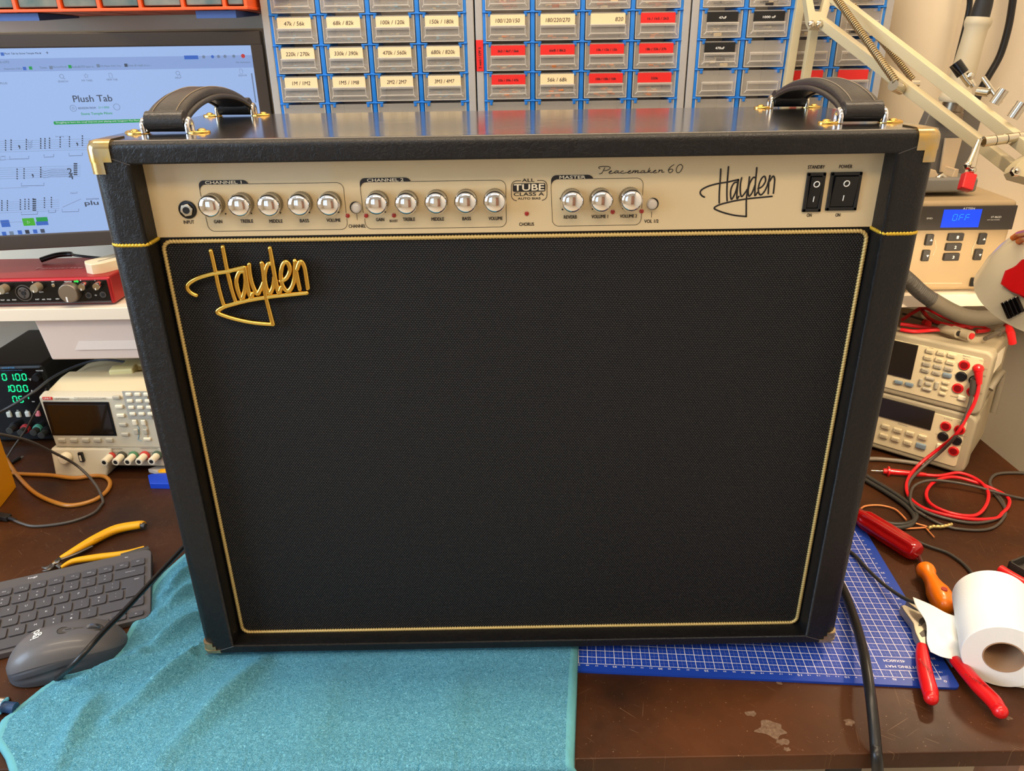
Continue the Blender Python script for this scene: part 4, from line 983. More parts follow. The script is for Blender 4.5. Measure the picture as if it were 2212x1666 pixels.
for u, w in ((-10, 1), (420, 0)):
    p = Py(u, 30, .505); mb = MB(); x = p.x+.62
    mb.hexa([(x, .01, -.010), (x+.055, .01, -.010), (x+.055, .12, -.003), (x, .12, -.003)], [(x, .01, -.0006), (x+.055, .01, -.0006), (x+.055, .12, -.0006), (x, .12, -.0006)]); mb.make('mounting_bracket', mat('blue_bracket', (66, 96, 160), .5), OC)
MB().box((0, .136, -.02), (ow, .2185, .1)).make('wall_batten', WHITEM, OC)
# ================================================================== drawer cabinets with blue frames
CY0 = .54; CROW = .0395
RB = [.5205, .5595, .5985, .638, .6775]      # z of the blue hook rows (bottom of each drawer)
def cab(name, x0, x1, label, cells, note):
    E_ = empty(name, label, 'drawer cabinet', (x0, CY0, .44)); zo = .44; w = x1-x0; D_ = .115; H_ = .78-zo
    mb = MB(); s_ = .0105
    for a, b in (((0, 0, 0), (s_, D_, H_)), ((w-s_, 0, 0), (w, D_, H_)), ((0, 0, H_-.01), (w, D_, H_)), ((0, 0, 0), (w, D_, .01))): mb.box(a, b, .0012)
    mb.make('steel_housing', CABGREY, E_)
    mb = MB(); mb.box((.001, D_-.0035, .001), (w-.001, D_-.0005, H_-.001)); mb.make('back_panel', mat('cabinet_back', (206, 194, 176), .6), E_)
    iw = w-2*s_; cw = iw/4
    mb = MB()
    for c in range(5):
        x = s_+c*cw; hw = .0030 if 0 < c < 4 else .0024
        xx = min(max(x, s_+hw), w-s_-hw)
        mb.box((xx-hw, .0008, .012), (xx+hw, D_-.01, H_-.012), .0005)
    for z in RB+[.717]:
        for c in range(5):
            x = s_+c*cw
            for sd in (-1, 1):
                if (c == 0 and sd < 0) or (c == 4 and sd > 0): continue
                mb.box((min(x, x+sd*.0125), -.0008, z-zo-.0012), (max(x, x+sd*.0125), .05, z-zo+.0008), .0004)
                mb.box((min(x+sd*.008, x+sd*.0118), -.0004, z-zo-.0058), (max(x+sd*.008, x+sd*.0118), .012, z-zo), .0004)
    mb.make('blue_frame', BLUEF, E_)
    for r, z in enumerate(RB):
        for c in range(4):
            a = s_+c*cw+.0045; b = s_+(c+1)*cw-.0045; z0 = z-zo+.0022; z1 = z0+.0370; zc_ = z0
            lab, col, cont = cells(r, c)
            mb = MB(); q = .0014
            mb.box((a, 0, z0), (b, q, z1-.0018)); mb.box((a, 0, z0), (a+q, D_-.02, z1-.0018)); mb.box((b-q, 0, z0), (b, D_-.02, z1-.0018)); mb.box((a, 0, z0), (b, D_-.02, z0+q)); mb.box((a, D_-.022, z0), (b, D_-.02, z1-.0018))
            # label slot and pull lip
            la, lb = a+.0065, b-.0065
            mb.box((la, -.0055, z0+.0165), (lb, -.0045, z0+.0205)); mb.box((la, -.0050, z0+.0165), (lb, 0, z0+.0172))
            d = mb.make('clear_drawer', CLEAR, E_, smooth=0)
            mb = MB()
            mb.box((a, -.0006, z0), (b, .0008, z0+.0011)); mb.box((a-.0002, -.0004, z0), (a+.0008, .001, z1-.0018)); mb.box((b-.0008, -.0004, z0), (b+.0002, .001, z1-.0018))
            mb.box((la-.001, -.0062, z0+.0185), (lb+.001, -.0050, z0+.0198)); mb.box((la, -.0062, z0+.0075), (lb, -.0050, z0+.0088))
            for sx_, s2 in ((la, -1), (lb, 1)):
                mb.tube([(sx_, -.0056, z0+.0082), (sx_+s2*.0022, -.0050, z0+.0052), (sx_+s2*.0026, -.0030, z0+.0046)], .0007, 5); mb.tube([(sx_, -.0056, z0+.0195), (sx_, -.0056, z0+.0082)], .0004, 5)
            mb.make('drawer_lip', CLEARRIM, d, smooth=0)
            if col:
                mb = MB(); mb.box((la, -.0022, z0+.0195 if col is PAPER else z0+.0200), (lb, -.0012, z1-.0035), .0002); 
                if col is not PAPER:
                    pass
                L_ = mb.make('paper_label', col, d, smooth=0)
                if lab:
                    mb = MB(); n = len(lab); fw = min(.0045*n**.85, .040) if col is PAPER else min(.0026*n, .030)
                    fit(mb, lab, ((la+lb)/2-(0 if lab != '820' else -.016), -.0024, (z0+.0260)), fw, .0052 if col is PAPER else .0030, depth_bold=.0 if col is PAPER else .02, shear=.15 if col is PAPER else 0)
                    mb.make('label_writing', WHITEINK if col is BLACKP else INK, L_, smooth=0)
    return E_, s_, cw, zo
def junk(name, label, x0, s_, cw, pick, seed):
    """component leads and bodies lying in the drawers of one cabinet"""
    rnd = random.Random(seed); mb = MB(); cols = [STEEL, mat('resistor_body', (214, 186, 138), .5), mat('resistor_brown', (166, 84, 48), .5), mat('blue_component', (100, 150, 170), .4), mat('dark_component', (36, 32, 34), .4), mat('orange_component', (212, 120, 50), .45)]
    for r, z in enumerate(RB):
        for c in range(4):
            k = pick(r, c)
            if not k: continue
            a = x0+s_+c*cw+.008; b = x0+s_+(c+1)*cw-.008; z0 = z+.0045
            for i in range(k[0]):
                y_ = CY0+.003+rnd.random()*.018; x_ = a+(b-a)*(.5+(rnd.random()-.5)*.5); L = .012+rnd.random()*.016; an = (rnd.random()-.5)*.5; zz = z0+rnd.random()*k[1]
                p = Vector((max(a, x_-L), y_, zz-an*.006)); q = Vector((min(b, x_+L), y_+(rnd.random()-.5)*.01, zz+an*.006)); p.z = max(p.z, z0); q.z = max(q.z, z0)
                mb.mi = 0; mb.tube([p, q], .00045, 4); mb.mi = k[2] if rnd.random() < .8 else 1
                m_ = p.lerp(q, .5); d_ = (q-p).normalized()*k[3]; mb.tube([m_-d_, m_+d_], k[3]*.42, 6)
    return tag(mb.make(name, cols, smooth=0), label, 'components', kind='stuff')
LA = {3: ['47k / 56k', '68k / 82k', '100k / 120k', '150k / 180k'], 2: ['220k / 270k', '330k / 390k', '470k / 560k', '680k / 820k'], 1: ['1M / 1M2', '1M5 / 1M8', '2M2 / 2M7', '3M3 / 4M7'], 4: ['6k8', '10k / 12k', '22k', '33k'], 0: [None]*4}
LB = {3: ['100/120/150', '180/220/270', '820', '1k / 1k5 / 2k2'], 2: ['3k3 / 4k7 / 5k6', '6k8 / 8k2', '10k / 12k / 15k', '18k / 22k / 27k'], 1: ['33k / 39k / 47k', '56k / 68k', '100k / 120k / 150k', '220k'], 4: ['']*4, 0: [None]*4}
RED_B = {(3, 3), (2, 0), (2, 1), (2, 2), (2, 3), (1, 0), (1, 2), (1, 3)}
# row index 0 = lowest
def cA(r, c): return (LA[r][c] if r else None, PAPER if r else None, 1)
def cB(r, c):
    if r == 0: return (None, None, 0)
    return (LB[r][c], REDTAPE if (r, c) in RED_B else PAPER, 1)
def cC(r, c):
    if (r, c) in ((3, 0), (3, 1), (2, 0)): return ({(3, 0): '47uF', (3, 1): '1000 uF', (2, 0): '470uF'}[(r, c)], BLACKP, 1)
    if (r, c) in ((1, 3),): return (None, REDTAPE, 1)
    if (r, c) == (1, 2): return (None, REDTAPE, 1)
    return (None, None, 0)
A_ = cab('drawer_cabinet', .0035, .3035, 'grey steel cabinet of clear drawers with cream handwritten labels, nearest the monitor', cA, '')
B_ = cab('drawer_cabinet', .3055, .6115, 'grey steel cabinet of clear drawers with many red labels, middle of three', cB, '')
C_ = cab('drawer_cabinet', .6135, .9000, 'grey steel cabinet of clear drawers with black labels, rightmost of three behind the lamp arm', cC, '')
junk('resistor_pile', 'resistors with thin leads lying in the clear drawers of cream labelled cabinet', .0035, A_[1], A_[2], lambda r, c: None if r == 0 or (r, c) in ((1, 1), (1, 2)) else (34, .009, 3, .0022), 5)
junk('resistor_pile', 'brown and orange resistors lying in drawers of the red labelled cabinet', .3055, B_[1], B_[2], lambda r, c: None if r == 0 or (r, c) == (3, 2) else ((22, .011, 5, .0036) if r == 1 else ((9, .004, 5, .0032) if r < 4 else (20, .011, 2, .0050))), 6)
junk('capacitor_pile', 'capacitors and leads lying in drawers of the black labelled cabinet', .6135, C_[1], C_[2], lambda r, c: (18, .010, 4, .0055) if r > 2 or (r, c) == (2, 0) else None, 7)
t = tag(MB().box((-.0052, -.0006, -.018), (.0052, 0, .0235), .0003).make('red_strip_label', REDTAPE, smooth=0), 'vertical red strip label with black lettering, on left edge of middle drawer cabinet', 'label')
p = Py(1045, 125, CY0); t.location = (.3108, CY0-.0002, p.z)
mb = MB(); fit(mb, '2 watt / CPF 2', (0, -.0008, 0), .028, .0034, R=FRONT @ Matrix.Rotation(PI/2, 4, 'Z'), depth_bold=.03); mb.make('strip_lettering', INK, t, smooth=0)
# clear plastic tray edges standing under the lowest drawers
# ================================================================== right side: shelf top, meters, lamp
# soldering / hot air station
F = Face('hot_air_station', 'beige hot air rework station with blue display reading OFF, on right end of shelf', 'rework station', (.93, .452, SHT+.0005), -.02)
zt = F(2100, 434).z; xr = F(2185, 500).x; xr_t = F(2199, 447).x
xl = -.03
mb = MB(); mb.hexa([(xl, 0, .002), (xr-.003, .004, .002), (xr-.003, .21, .002), (xl, .21, .002)], [(xl, 0, zt), (xr, 0, zt), (xr, .21, zt+.006), (xl, .21, zt+.006)], .007, 3); bd = mb.make('case', mat('station_beige', (168, 145, 110), .45), F.e)
for x in (0, xr-.03):
    for y_ in (.03, .18): MB().cyl((x, y_, -.0004), (x, y_, .004), .008).make('rubber_foot', BLACKR, F.e)
mb = MB(); a = F(1990, 446, -.001); b = F(2186, 496, -.001); mb.box((xl+.004, -.0014, b.z), (b.x, .003, a.z), .001); dp_ = mb.make('display_window', mat('display_grey', (62, 56, 50), .25), bd)
mb = MB(); F.box(mb, 2040, 453, 2113, 491, -.0020, 0); mb.make('blue_display', mat('blue_lcd', (10, 30, 120), .3, emit=((8, 72, 240), 1.1)), dp_)
mb = MB(); 
for sg_, u in (('abcdef', 2063), ('aefg', 2077), ('aefg', 2090)): digit(mb, sg_, F(u, 470, -.0026), .0058, .0088, .0005, -.0024)
mb.make('display_digits', mat('lcd_digit', (20, 90, 200), .4, emit=((40, 150, 250), 1.2)), dp_)
mb = MB(); F.text(mb, 'ATTEN', 2093, 450.5, .0170, .0028, -.0022, .04); F.text(mb, 'ST-862D', 2152, 469, .0150, .0028, -.0018, .01); F.text(mb, 'HOT AIR STATION', 2146, 475, .0180, .0013, -.0018); F.text(mb, 'SMD', 2008, 472, .0085, .0024, -.0018)
mb.make('window_lettering', WHITEINK, dp_, smooth=0)
def skey(u, v, w, h, t):
    mb = MB(); F.cbox(mb, u, v, w, h, -.0045, .001, .0015); k = mb.make('rubber_key', mat('key_charcoal', (50, 46, 42), .5), bd)
    mb = MB(); c = F(u+3, v, -.0050)
    if t in '^v':
        s_ = 1 if t == '^' else -1; mb.prism([(c.x-.002, c.z-.0013*s_), (c.x+.002, c.z-.0013*s_), (c.x, c.z+.002*s_)] if s_ > 0 else [(c.x-.002, c.z+.0013), (c.x, c.z-.002), (c.x+.002, c.z+.0013)], 0, .0002, M=Matrix.Translation((0, -.0048, 0)) @ FRONT)
    else: fit(mb, t, (c.x, -.0050, c.z), .0028, .0042, depth_bold=.03)
    mb.make('key_mark', WHITEINK, k, smooth=0)
for u, v, t in ((2066, 513, '1'), (2061, 534.5, '2'), (2056.5, 556, '3')): skey(u, v, .0230, .0115, t)
for u, v, t in ((2009, 519, '^'), (2001, 553, 'v'), (2123.5, 517, '^'), (2114.5, 551, 'v')): skey(u, v, .0110, .0170, t)
mb = MB(); F.box(mb, 2101, 601, 2150, 619, -.004, .001, .001); mb.make('power_switch', BLACKP, bd)
mb = MB(); F.line(mb, [(1992, 612), (2078, 612)], .0003, -.0006); F.line(mb, [(2020, 519), (2022, 535), (2015, 552)], .0003, -.0006); F.line(mb, [(2110, 518), (2101, 535), (2099, 550)], .0003, -.0006); mb.make('guide_line', CREAMINK, bd)
mb = MB(); mb.hexa([(xr-.0015, .012, zt*.30), (xr+.0012, .012, zt*.30), (xr+.0012, .05, zt*.30), (xr-.0015, .05, zt*.30)], [(xr+.0004, .012, zt*.86), (xr+.0018, .012, zt*.86), (xr+.0018, .05, zt*.86), (xr+.0004, .05, zt*.86)]); mb.make('blue_side_sticker', mat('blue_sticker', (52, 74, 140), .45), bd)
# holder for the hot air handle
ztop = SHT+.0005+zt+.006
HB = empty('tool_holder', 'grey upright holder standing on the beige rework station', 'tool holder', (1.02, .50, ztop+.001), 0)
def H(u, v, y): p = Py(u, v, y); return (p.x-1.02, p.y-.50, p.z-(ztop+.001))
mb = MB(); a = H(2105, 424, .48); mb.box((-.09, -.022, 0), (a[0], .05, .021), .004); base = mb.make('holder_base', GREYP, HB)
mb = MB()
pts = [H(2000, 232, .545), H(2112, 236, .545), H(2092, 330, .535), H(2076, 405, .525), H(1990, 405, .525), H(1978, 290, .54)]
mb.prism([(p[0], p[2]) for p in pts], 0, .018, M=Matrix.Translation((0, .045, 0)) @ FRONT, bev=.002); mb.make('back_plate', mat('holder_dark_grey', (104, 98, 90), .5), HB)
mb = MB(); q = [H(2034, 297, .53), H(2070, 297, .53), H(2058, 372, .52), H(2030, 372, .52)]; mb.prism([(p[0], p[2]) for p in q], 0, .004, M=Matrix.Translation((0, .022, 0)) @ FRONT, bev=.001); mb.make('bracket_plate', mat('bracket_beige', (196, 172, 138), .45), HB)
mb = MB(); q = [H(u, v, .49) for u, v in ((1996, 363), (2022, 368), (2030, 385), (2042, 393), (2056, 385), (2063, 366), (2072, 366), (2066, 402), (1990, 402))]; mb.prism([(p[0], p[2]) for p in q], 0, .03, M=Matrix.Translation((0, .02, 0)) @ FRONT, bev=.001); mb.make('cradle', mat('bracket_beige', (196, 172, 138)), HB)
mb = MB(); mb.tube([H(2024, 385, .49), H(2034, 378, .49), H(2044, 388, .49)], .004, 8); mb.make('tip_clip', NICKEL, HB)
# the hot air hand piece, hanging nozzle down in the holder
W_ = Py(2124, 10, .515), Py(2050, 262, .515)
d = (W_[1]-W_[0]); Ln = d.length
HA = empty('hot_air_handpiece', 'cream hot air gun hand piece with black cable boot, resting in the grey holder', 'hot air gun', W_[0], 0)
HA.rotation_euler = d.to_track_quat('Z', 'Y').to_euler(); HA.location = W_[0]
k = Ln/260
mb = MB(); mb.lathe([(.0, 26*k), (.0165, 27*k), (.0175, 36*k), (.0170, 44*k), (.0150, 52*k), (.0150, 80*k), (.0158, 120*k), (.0165, 160*k), (.0160, 178*k), (.0180, 190*k), (.0215, 200*k), (.0225, 210*k), (.0205, 216*k)], 32); mb.make('handle_body', mat('handpiece_cream', (192, 180, 152), .5), HA, smooth=50)
mb = MB(); mb.lathe([(.0105, -60*k), (.0110, -10*k), (.0118, 5*k), (.0122, 28*k)], 20, wob=lambda i, j: 1+.03*(i % 2)); mb.make('cable_boot', BLACKR, HA)
mb = MB(); mb.lathe([(.0150, 214*k), (.0150, 236*k), (.0165, 238*k), (.0165, 256*k), (.009, 262*k), (.0045, 275*k)], 24); mb.make('nozzle', mat('burnt_steel', (140, 126, 108), .3, .9), HA)
mb = MB(); 
for q in range(6): mb.box((-.0155+.0006*q, .004*math.cos(q), 218*k+q*.002), (-.0148+.0006*q, .004*math.cos(q)+.005, 222*k+q*.003))
mb.make('heater_glimpse', mat('orange_heater', (190, 86, 44), .5), HA)
tag(MB().tube(cat_rom([Py(u, v, .60) for u, v in ((2090, -60), (2095, 0), (2088, 45), (2072, 110), (2062, 150))], 6), .0042, 8).make('handpiece_cable', BLACKWIRE), 'black cable hanging just left of the hot air hand piece', 'cable')
tag(MB().tube(cat_rom([Py(u, v, .70) for u, v in ((2196, -60), (2188, 0), (2178, 60), (2160, 120), (2135, 165), (2118, 195), (2105, 230))], 6), .0058, 8).make('wall_cable', BLACKWIRE), 'black cable hanging down the wall to the right of the hot air hand piece', 'cable')
# round pipe in the corner
struct(MB().cyl((1.007, .665, SHT+.0005), (1.007, .665, ZC), .050, seg=48).make('trim_1', mat('white_pipe', (226, 212, 188), .5)))

# ------------------------------------------------------------------ the two bench multimeters
MB_, MF_, MG_ = mat('meter_grey', (166, 154, 128), .5), mat('meter_face', (222, 206, 168), .45), mat('meter_key', (206, 192, 158), .45)
A0 = Vector((.961, .459)); YW = math.radians(-42.24)
def meter(label, z0, z1, cat='multimeter'):
    F = Face('bench_multimeter', label, cat, (A0.x, A0.y, z0), YW)
    xr = .1335; xl = xr-.235; h = z1-z0
    mb = MB()
    mb.hexa([(xl, .010, .004), (xr-.004, .010, .004), (xr-.006, .16, .004), (xl, .16, .004)], [(xl, .010, h-.004), (xr-.004, .010, h-.004), (xr-.006, .16, h-.004), (xl, .16, h-.004)], .006, 3)
    mb.make('case', mat('meter_case', (180, 166, 136), .5), F.e)
    mb = MB()
    o = rrect(xl-.002, xr, 0, h, .012, 6)
    mb.prism(o, 0, .024, M=Matrix.Translation((0, .024, 0)) @ FRONT, bev=.005, seg=3); bp = mb.make('front_bumper', MB_, F.e, smooth=45)
    mb = MB(); mb.prism(rrect(xl+.006, xr-.0125, .011, h-.011, .004, 4), 0, .0016, M=Matrix.Translation((0, .0002, 0)) @ FRONT, bev=.0006); fp = mb.make('front_panel', MF_, F.e)
    for x in (xl+.03, xr-.03):
        for y_ in (.04, .14): MB().cyl((x, y_, -.0005 if z0 < .05 else 0), (x, y_, .006), .008).make('foot', BLACKR, F.e)
    return F, bp, fp, h
def mkey(F, fp, u, v, w=.0110, h=.0062, m=None, txt=None, r=.0016, name='key'):
    mb = MB(); F.cbox(mb, u, v, w, h, -.0050, -.0008, r, 2); k = mb.make(name, m or MG_, fp)
    if txt: mb = MB(); F.text(mb, txt, u, v, w*.55, .0018, -.0053, .01); mb.make('key_lettering', GREYINK, k, smooth=0)
    return k
def socket(F, fp, u, v, c):
    p = F(u, v, -.002); T_ = Matrix.Translation((p.x, -.0012, p.z)) @ FRONT
    mb = MB(); mb.lathe([(.0078, 0), (.0078, .0020), (.0066, .0030), (.0054, .0026)], 24, T_); s = mb.make('input_socket', c, fp)
    mb = MB(); mb.lathe([(.0052, .0010), (.0052, .0029), (.0034, .0029)], 20, T_); mb.make('socket_well', mat('well_dark_red', (120, 8, 12), .4) if c is REDP else BLACKP, s)
U, ub, uf, h = meter('upper beige bench multimeter stacked on the other, red lead plugged into it', .108, .2125)
mb = MB(); a = U(1920, 738, -.002); b = U(1984, 748, -.002); c = U(1975, 822, -.002); mb.box((-.085, -.0030, c.z), (b.x, -.0006, b.z+.001), .0005); mb.make('screen', mat('meter_screen', (40, 34, 28), .2), uf)
for r_, row in enumerate((((2008, 760), (2032, 764.5), (2055, 769.5)), ((2004, 774.5), (2028, 779), (2052, 784.5)), ((2001, 788), (2025, 793), (2048, 798)), ((1998, 801.5), (2022, 807), (2045, 812)))):
    for i, (u, v) in enumerate(row):
        if r_ == 3 and i == 2: mkey(U, uf, u, v, .0130, .0080, mat('blue_grey_key', (122, 138, 150), .45), 'Shift', .0035, 'shift_key')
        else: mkey(U, uf, u, v, .0120, .0066, MG_ if r_ < 2 else GREYB, ('DCV', 'ACV', 'Ohm', 'DCI', 'ACI', 'Freq', 'Temp', 'Cap', 'Null', 'Math', 'Store')[r_*3+i] if r_*3+i < 11 else None)
for u, v in ((1940, 827), (1963, 832)): mkey(U, uf, u, v, .0125, .0062, mat('blue_grey_key', (122, 138, 150), .45))
for u, v, w_, h_ in ((2008, 819, .014, .0056), (2001, 842, .014, .0056), (1988, 827, .0060, .0130), (2022, 834, .0060, .0130), (2004, 830.5, .0100, .0066)): mkey(U, uf, u, v, w_, h_, GREYB, None, .0025, 'cursor_key')
for u, v in ((2042, 828), (2039, 840), (2035, 851.5)): mkey(U, uf, u, v, .0100, .0052)
mkey(U, uf, 2077, 861, .0110, .0075, CREAMB, None, .0015, 'power_key')
for u, v, c in ((2083, 789, REDP), (2076.5, 813.5, BLACKP), (2069, 839, REDP), (2113, 797, REDP), (2105, 822, BLACKP), (2100, 847, REDP)): socket(U, uf, u, v, c)
mb = MB()
for t, u, v, w in (('Digital Multimeter', 1966, 741, .020), ('Sense', 2088, 770, .010), ('200V Max', 2086, 776, .008), ('Input', 2122, 780, .008), ('V Ohm', 2128, 797, .006), ('1000V', 2124, 812, .007), ('HI', 2070, 785, .004), ('LO', 2064, 810, .004), ('Range', 2012, 752, .006), ('ON/OFF', 2060, 857, .010), ('3A Max', 2117, 850, .007)): U.text(mb, t, u, v, w, .0019, -.0017, .01)
mb.make('panel_lettering', GREYINK, uf, smooth=0)
mb = MB()
for i in range(10): mb.box((.1285, .03+i*.009, .052), (.1300, .033+i*.009, .090-.001*i))
mb.make('vent_rib', mat('vent_pale', (220, 208, 184), .5), U.e)
mb = MB(); P = [(.1325, .048, .030), (.1345, .06, .040), (.1360, .085, .046), (.137, .10, .040), (.138, .105, .010), (.138, .106, -.03)]
mb.tube(cat_rom(P, 5), .0050, 8); mb.make('carry_handle', mat('handle_grey', (136, 126, 108), .5), U.e)
Lm, lb, lf, h = meter('lower beige bench multimeter with wide dark display, standing on the bench under the other', .0055, .1078)
mb = MB(); a = Lm(1930, 868, -.002); b = Lm(2019, 893, -.002); c = Lm(2014, 927, -.002); mb.box((-.085, -.0030, Lm(1960, 908, -.002).z-.006), (b.x, -.0006, b.z+.0035), .0005); mb.make('screen', mat('meter_screen', (40, 34, 28)), lf)
for u, v in ((1912, 923), (1938, 931), (1965, 938), (1992, 946), (1908, 943), (1933, 950), (1960, 958)): mkey(Lm, lf, u, v, .0130, .0078, MG_, 'Func')
mkey(Lm, lf, 1988, 965, .0155, .0100, mat('blue_grey_key', (122, 138, 150)), None, .0045, 'shift_key'); mkey(Lm, lf, 2030, 967, .0110, .0110, CREAMB, None, .002, 'power_key')
for u, v, c in ((2043, 921, REDP), (2073, 929, REDP), (2037, 943.5, BLACKP), (2066, 952, BLACKP), (2060, 975, REDP)): socket(Lm, lf, u, v, c)
mb = MB()
for t, u, v, w in (('2-Wire', 2048, 906, .012), ('Input', 2078, 915, .008), ('HI', 2086, 930, .004), ('LO', 2024, 938, .004), ('1000V', 2081, 943, .008), ('Power', 2022, 982, .010), ('3A', 2074, 962, .005), ('Remote', 1950, 918, .014)): Lm.text(mb, t, u, v, w, .0019, -.0017, .01)
mb.make('panel_lettering', GREYINK, lf, smooth=0)
def FW(F, u, v, dy):
    q = F(u, v, dy); return F.p0+F.R @ q
# ------------------------------------------------------------------ leads
def cable(name, label, pts, r, m, n=6, group=None, cat='cable', seg=8, closed=False):
    o = MB().tube(cat_rom(pts, n, closed), r, seg, closed).make(name, m, smooth=60); return tag(o, label, cat, group)
# red lead with right-angle plug going down from the upper meter and coiling on the bench
RL = empty('red_test_lead', 'red silicone test lead plugged into upper multimeter and coiled on the bench', 'test lead', (0, 0, 0))
p0 = FW(U, 2113, 797, -.004); p1 = FW(U, 2113, 797, -.018)
mb = MB(); mb.cyl(p0, p1, .0062); mb.sphere(p1, .0072, 14); mb.cyl(p1, FW(U, 2115, 830, -.019), .0066, .0040, 14); mb.make('lead_plug', REDP, RL)
z = .004
pts = [FW(U, 2115, 825, -.019), FW(U, 2112, 848, -.022), FW(U, 2103, 875, -.026), FW(Lm, 2086, 905, -.03), FW(Lm, 2066, 938, -.035), Pz(2030, 968, .05), Pz(1992, 998, .025), Pz(1968, 1024, .012), Pz(1958, 1050, .006), Pz(1965, 1075, z), Pz(1995, 1098, z), Pz(2045, 1113, z+.003), Pz(2100, 1122, z+.003), Pz(2150, 1120, z), Pz(2166, 1108, z), Pz(2178, 1095, z), Pz(2180, 1080, z), Pz(2168, 1068, z), Pz(2148, 1058, z), Pz(2110, 1043, z+.004), Pz(2060, 1031, z+.006), Pz(2020, 1040, z+.006), Pz(2001, 1065, z+.004), Pz(2012, 1090, z+.004), Pz(2055, 1109, z+.004), Pz(2105, 1114, z+.004), Pz(2130, 1092, z+.004), Pz(2134, 1062, z+.006), Pz(2112, 1037, z+.008), Pz(2072, 1022, z+.008), Pz(2030, 1028, z+.005), Pz(1995, 1026, z+.003)]
MB().tube(cat_rom(pts, 8), .0026, 8).make('lead_wire', REDWIRE, RL)
mb = MB(); a, b = Pz(2000, 1026, .008), Pz(1908, 1018, .006); mb.prof(a, b, [(.0030, 0), (.0045, .012), (.0048, .04), (.0052, .052), (.0085, .053), (.0085, .0555), (.0050, .056), (.0042, (a-b).length)], 14); mb.make('probe_handle', REDP, RL)
MB().cyl(b, Pz(1882, 1017, .005), .0011, seg=8).make('probe_tip', NICKEL, RL)
BL_ = empty('black_test_lead', 'dark grey test lead hanging beside the red one from the upper multimeter', 'test lead', (0, 0, 0))
p0 = FW(U, 2105, 822, -.004); p1 = FW(U, 2105, 824, -.016)
mb = MB(); mb.cyl(p0, p1, .0060); mb.cyl(p1+Vector((0, 0, .003)), FW(U, 2099, 852, -.018), .0062, .0036, 14); mb.make('lead_plug', GREYWIRE, BL_)
pts = [FW(U, 2100, 848, -.018), FW(U, 2095, 872, -.022), FW(Lm, 2084, 903, -.03), FW(Lm, 2062, 945, -.035), Pz(2030, 978, .045), Pz(1995, 1008, .022), Pz(1968, 1036, .010), Pz(1960, 1062, .003), Pz(1968, 1085, .003), Pz(2000, 1106, .003), Pz(2050, 1122, .003), Pz(2105, 1130, .003), Pz(2150, 1122, .003), Pz(2170, 1105, .003), Pz(2165, 1082, .003), Pz(2148, 1062, .003), Pz(2138, 1042, .003), Pz(2155, 1024, .003), Pz(2212, 1022, .003), Pz(2260, 1028, .003)]
MB().tube(cat_rom(pts, 8), .0024, 8).make('lead_wire', GREYWIRE, BL_)
cable('grey_lead', 'thin grey lead arching inside the red coil on the bench toward right frame edge', [Pz(u, v, q) for u, v, q in ((2000, 1116, .0075), (1975, 1100, .0085), (1966, 1078, .0095), (1975, 1050, .010), (2010, 1038, .014), (2060, 1042, .013), (2110, 1052, .012), (2160, 1066, .009), (2212, 1078, .003), (2260, 1082, .003))], .0021, GREYWIRE)
cable('grey_lead', 'grey lead looping below the red coil, ending at the copper strands', [Pz(u, v, .0025) for u, v in ((2060, 1142), (2110, 1146), (2145, 1140), (2166, 1122), (2172, 1104), (2160, 1082), (2146, 1066))], .0021, GREYWIRE)
# leads and probes lying on top of the upper meter
zt = .2145
def TP(u, v, dz=.003): return Pz(u, v, zt+dz)
TR = empty('red_probe_lead', 'bundle of red silicone lead folded on top of the upper multimeter', 'test lead', (0, 0, 0))
for k, pl in enumerate((((1950, 690, .003), (1985, 668, .008), (2000, 666, .012), (2020, 675, .012), (2060, 694, .008), (2098, 708, .004), (2090, 694, .006)), ((1990, 667, .004), (2010, 690, .006), (2045, 702, .006), (2080, 706, .004), (2115, 704, .004), (2135, 713, .003), (2110, 716, .003)), ((2005, 660, .012), (2040, 668, .012), (2070, 682, .010), (2095, 696, .008), (2098, 690, .010)), ((2015, 672, .004), (2050, 690, .004), (2088, 698, .004), (2120, 700, .003)), ((1945, 700, .003), (1975, 704, .003), (2005, 708, .003), (2030, 712, .003)), ((1945, 712, .003), (1975, 716, .003), (2005, 714, .003), (2032, 712, .006)))):
    MB().tube(cat_rom([TP(*q) for q in pl], 6), .0031, 10).make('lead_wire', REDWIRE, TR)
mb = MB(); mb.cyl(TP(2005, 701, .006), TP(1998, 697, .006), .0060); mb.make('lead_plug', REDP, TR)
t = empty('banana_plug', 'red-tipped clear-sleeved banana plug pointing forward on the upper meter', 'plug', TP(2073, 718, .008), -.3); mb = MB(); a = Vector((0, 0, 0)); b = Vector((.012, -.016, .001)); mb.cyl(a-(b-a)*.6, b, .0072, .0078, 18); mb.make('clear_sleeve', mat('cloudy_sleeve', (170, 156, 130), .35), t); mb = MB(); mb.cyl(b*.4, b*1.12, .0048, seg=16); mb.make('plug_tip', REDP, t)
t = empty('banana_plug', 'dark clear-sleeved banana plug, left of the red-tipped one', 'plug', TP(2050, 714, .008), -.3); mb = MB(); mb.cyl(a-(b-a)*.8, b*.8, .0066, .0072, 18); mb.make('clear_sleeve', mat('cloudy_sleeve', (170, 156, 130)), t); mb = MB(); mb.cyl(b*.3, b*.92, .0040, seg=16); mb.make('plug_tip', BLACKP, t)
t = empty('grey_probe', 'grey test probe with dark plug end, lying right of the plugs on upper meter', 'probe', (0, 0, 0)); mb = MB(); mb.tube([TP(2115, 697, .006), TP(2140, 708, .006), TP(2165, 712, .006)], .0042, 12); mb.make('probe_body', mat('probe_grey', (160, 146, 120), .45), t)
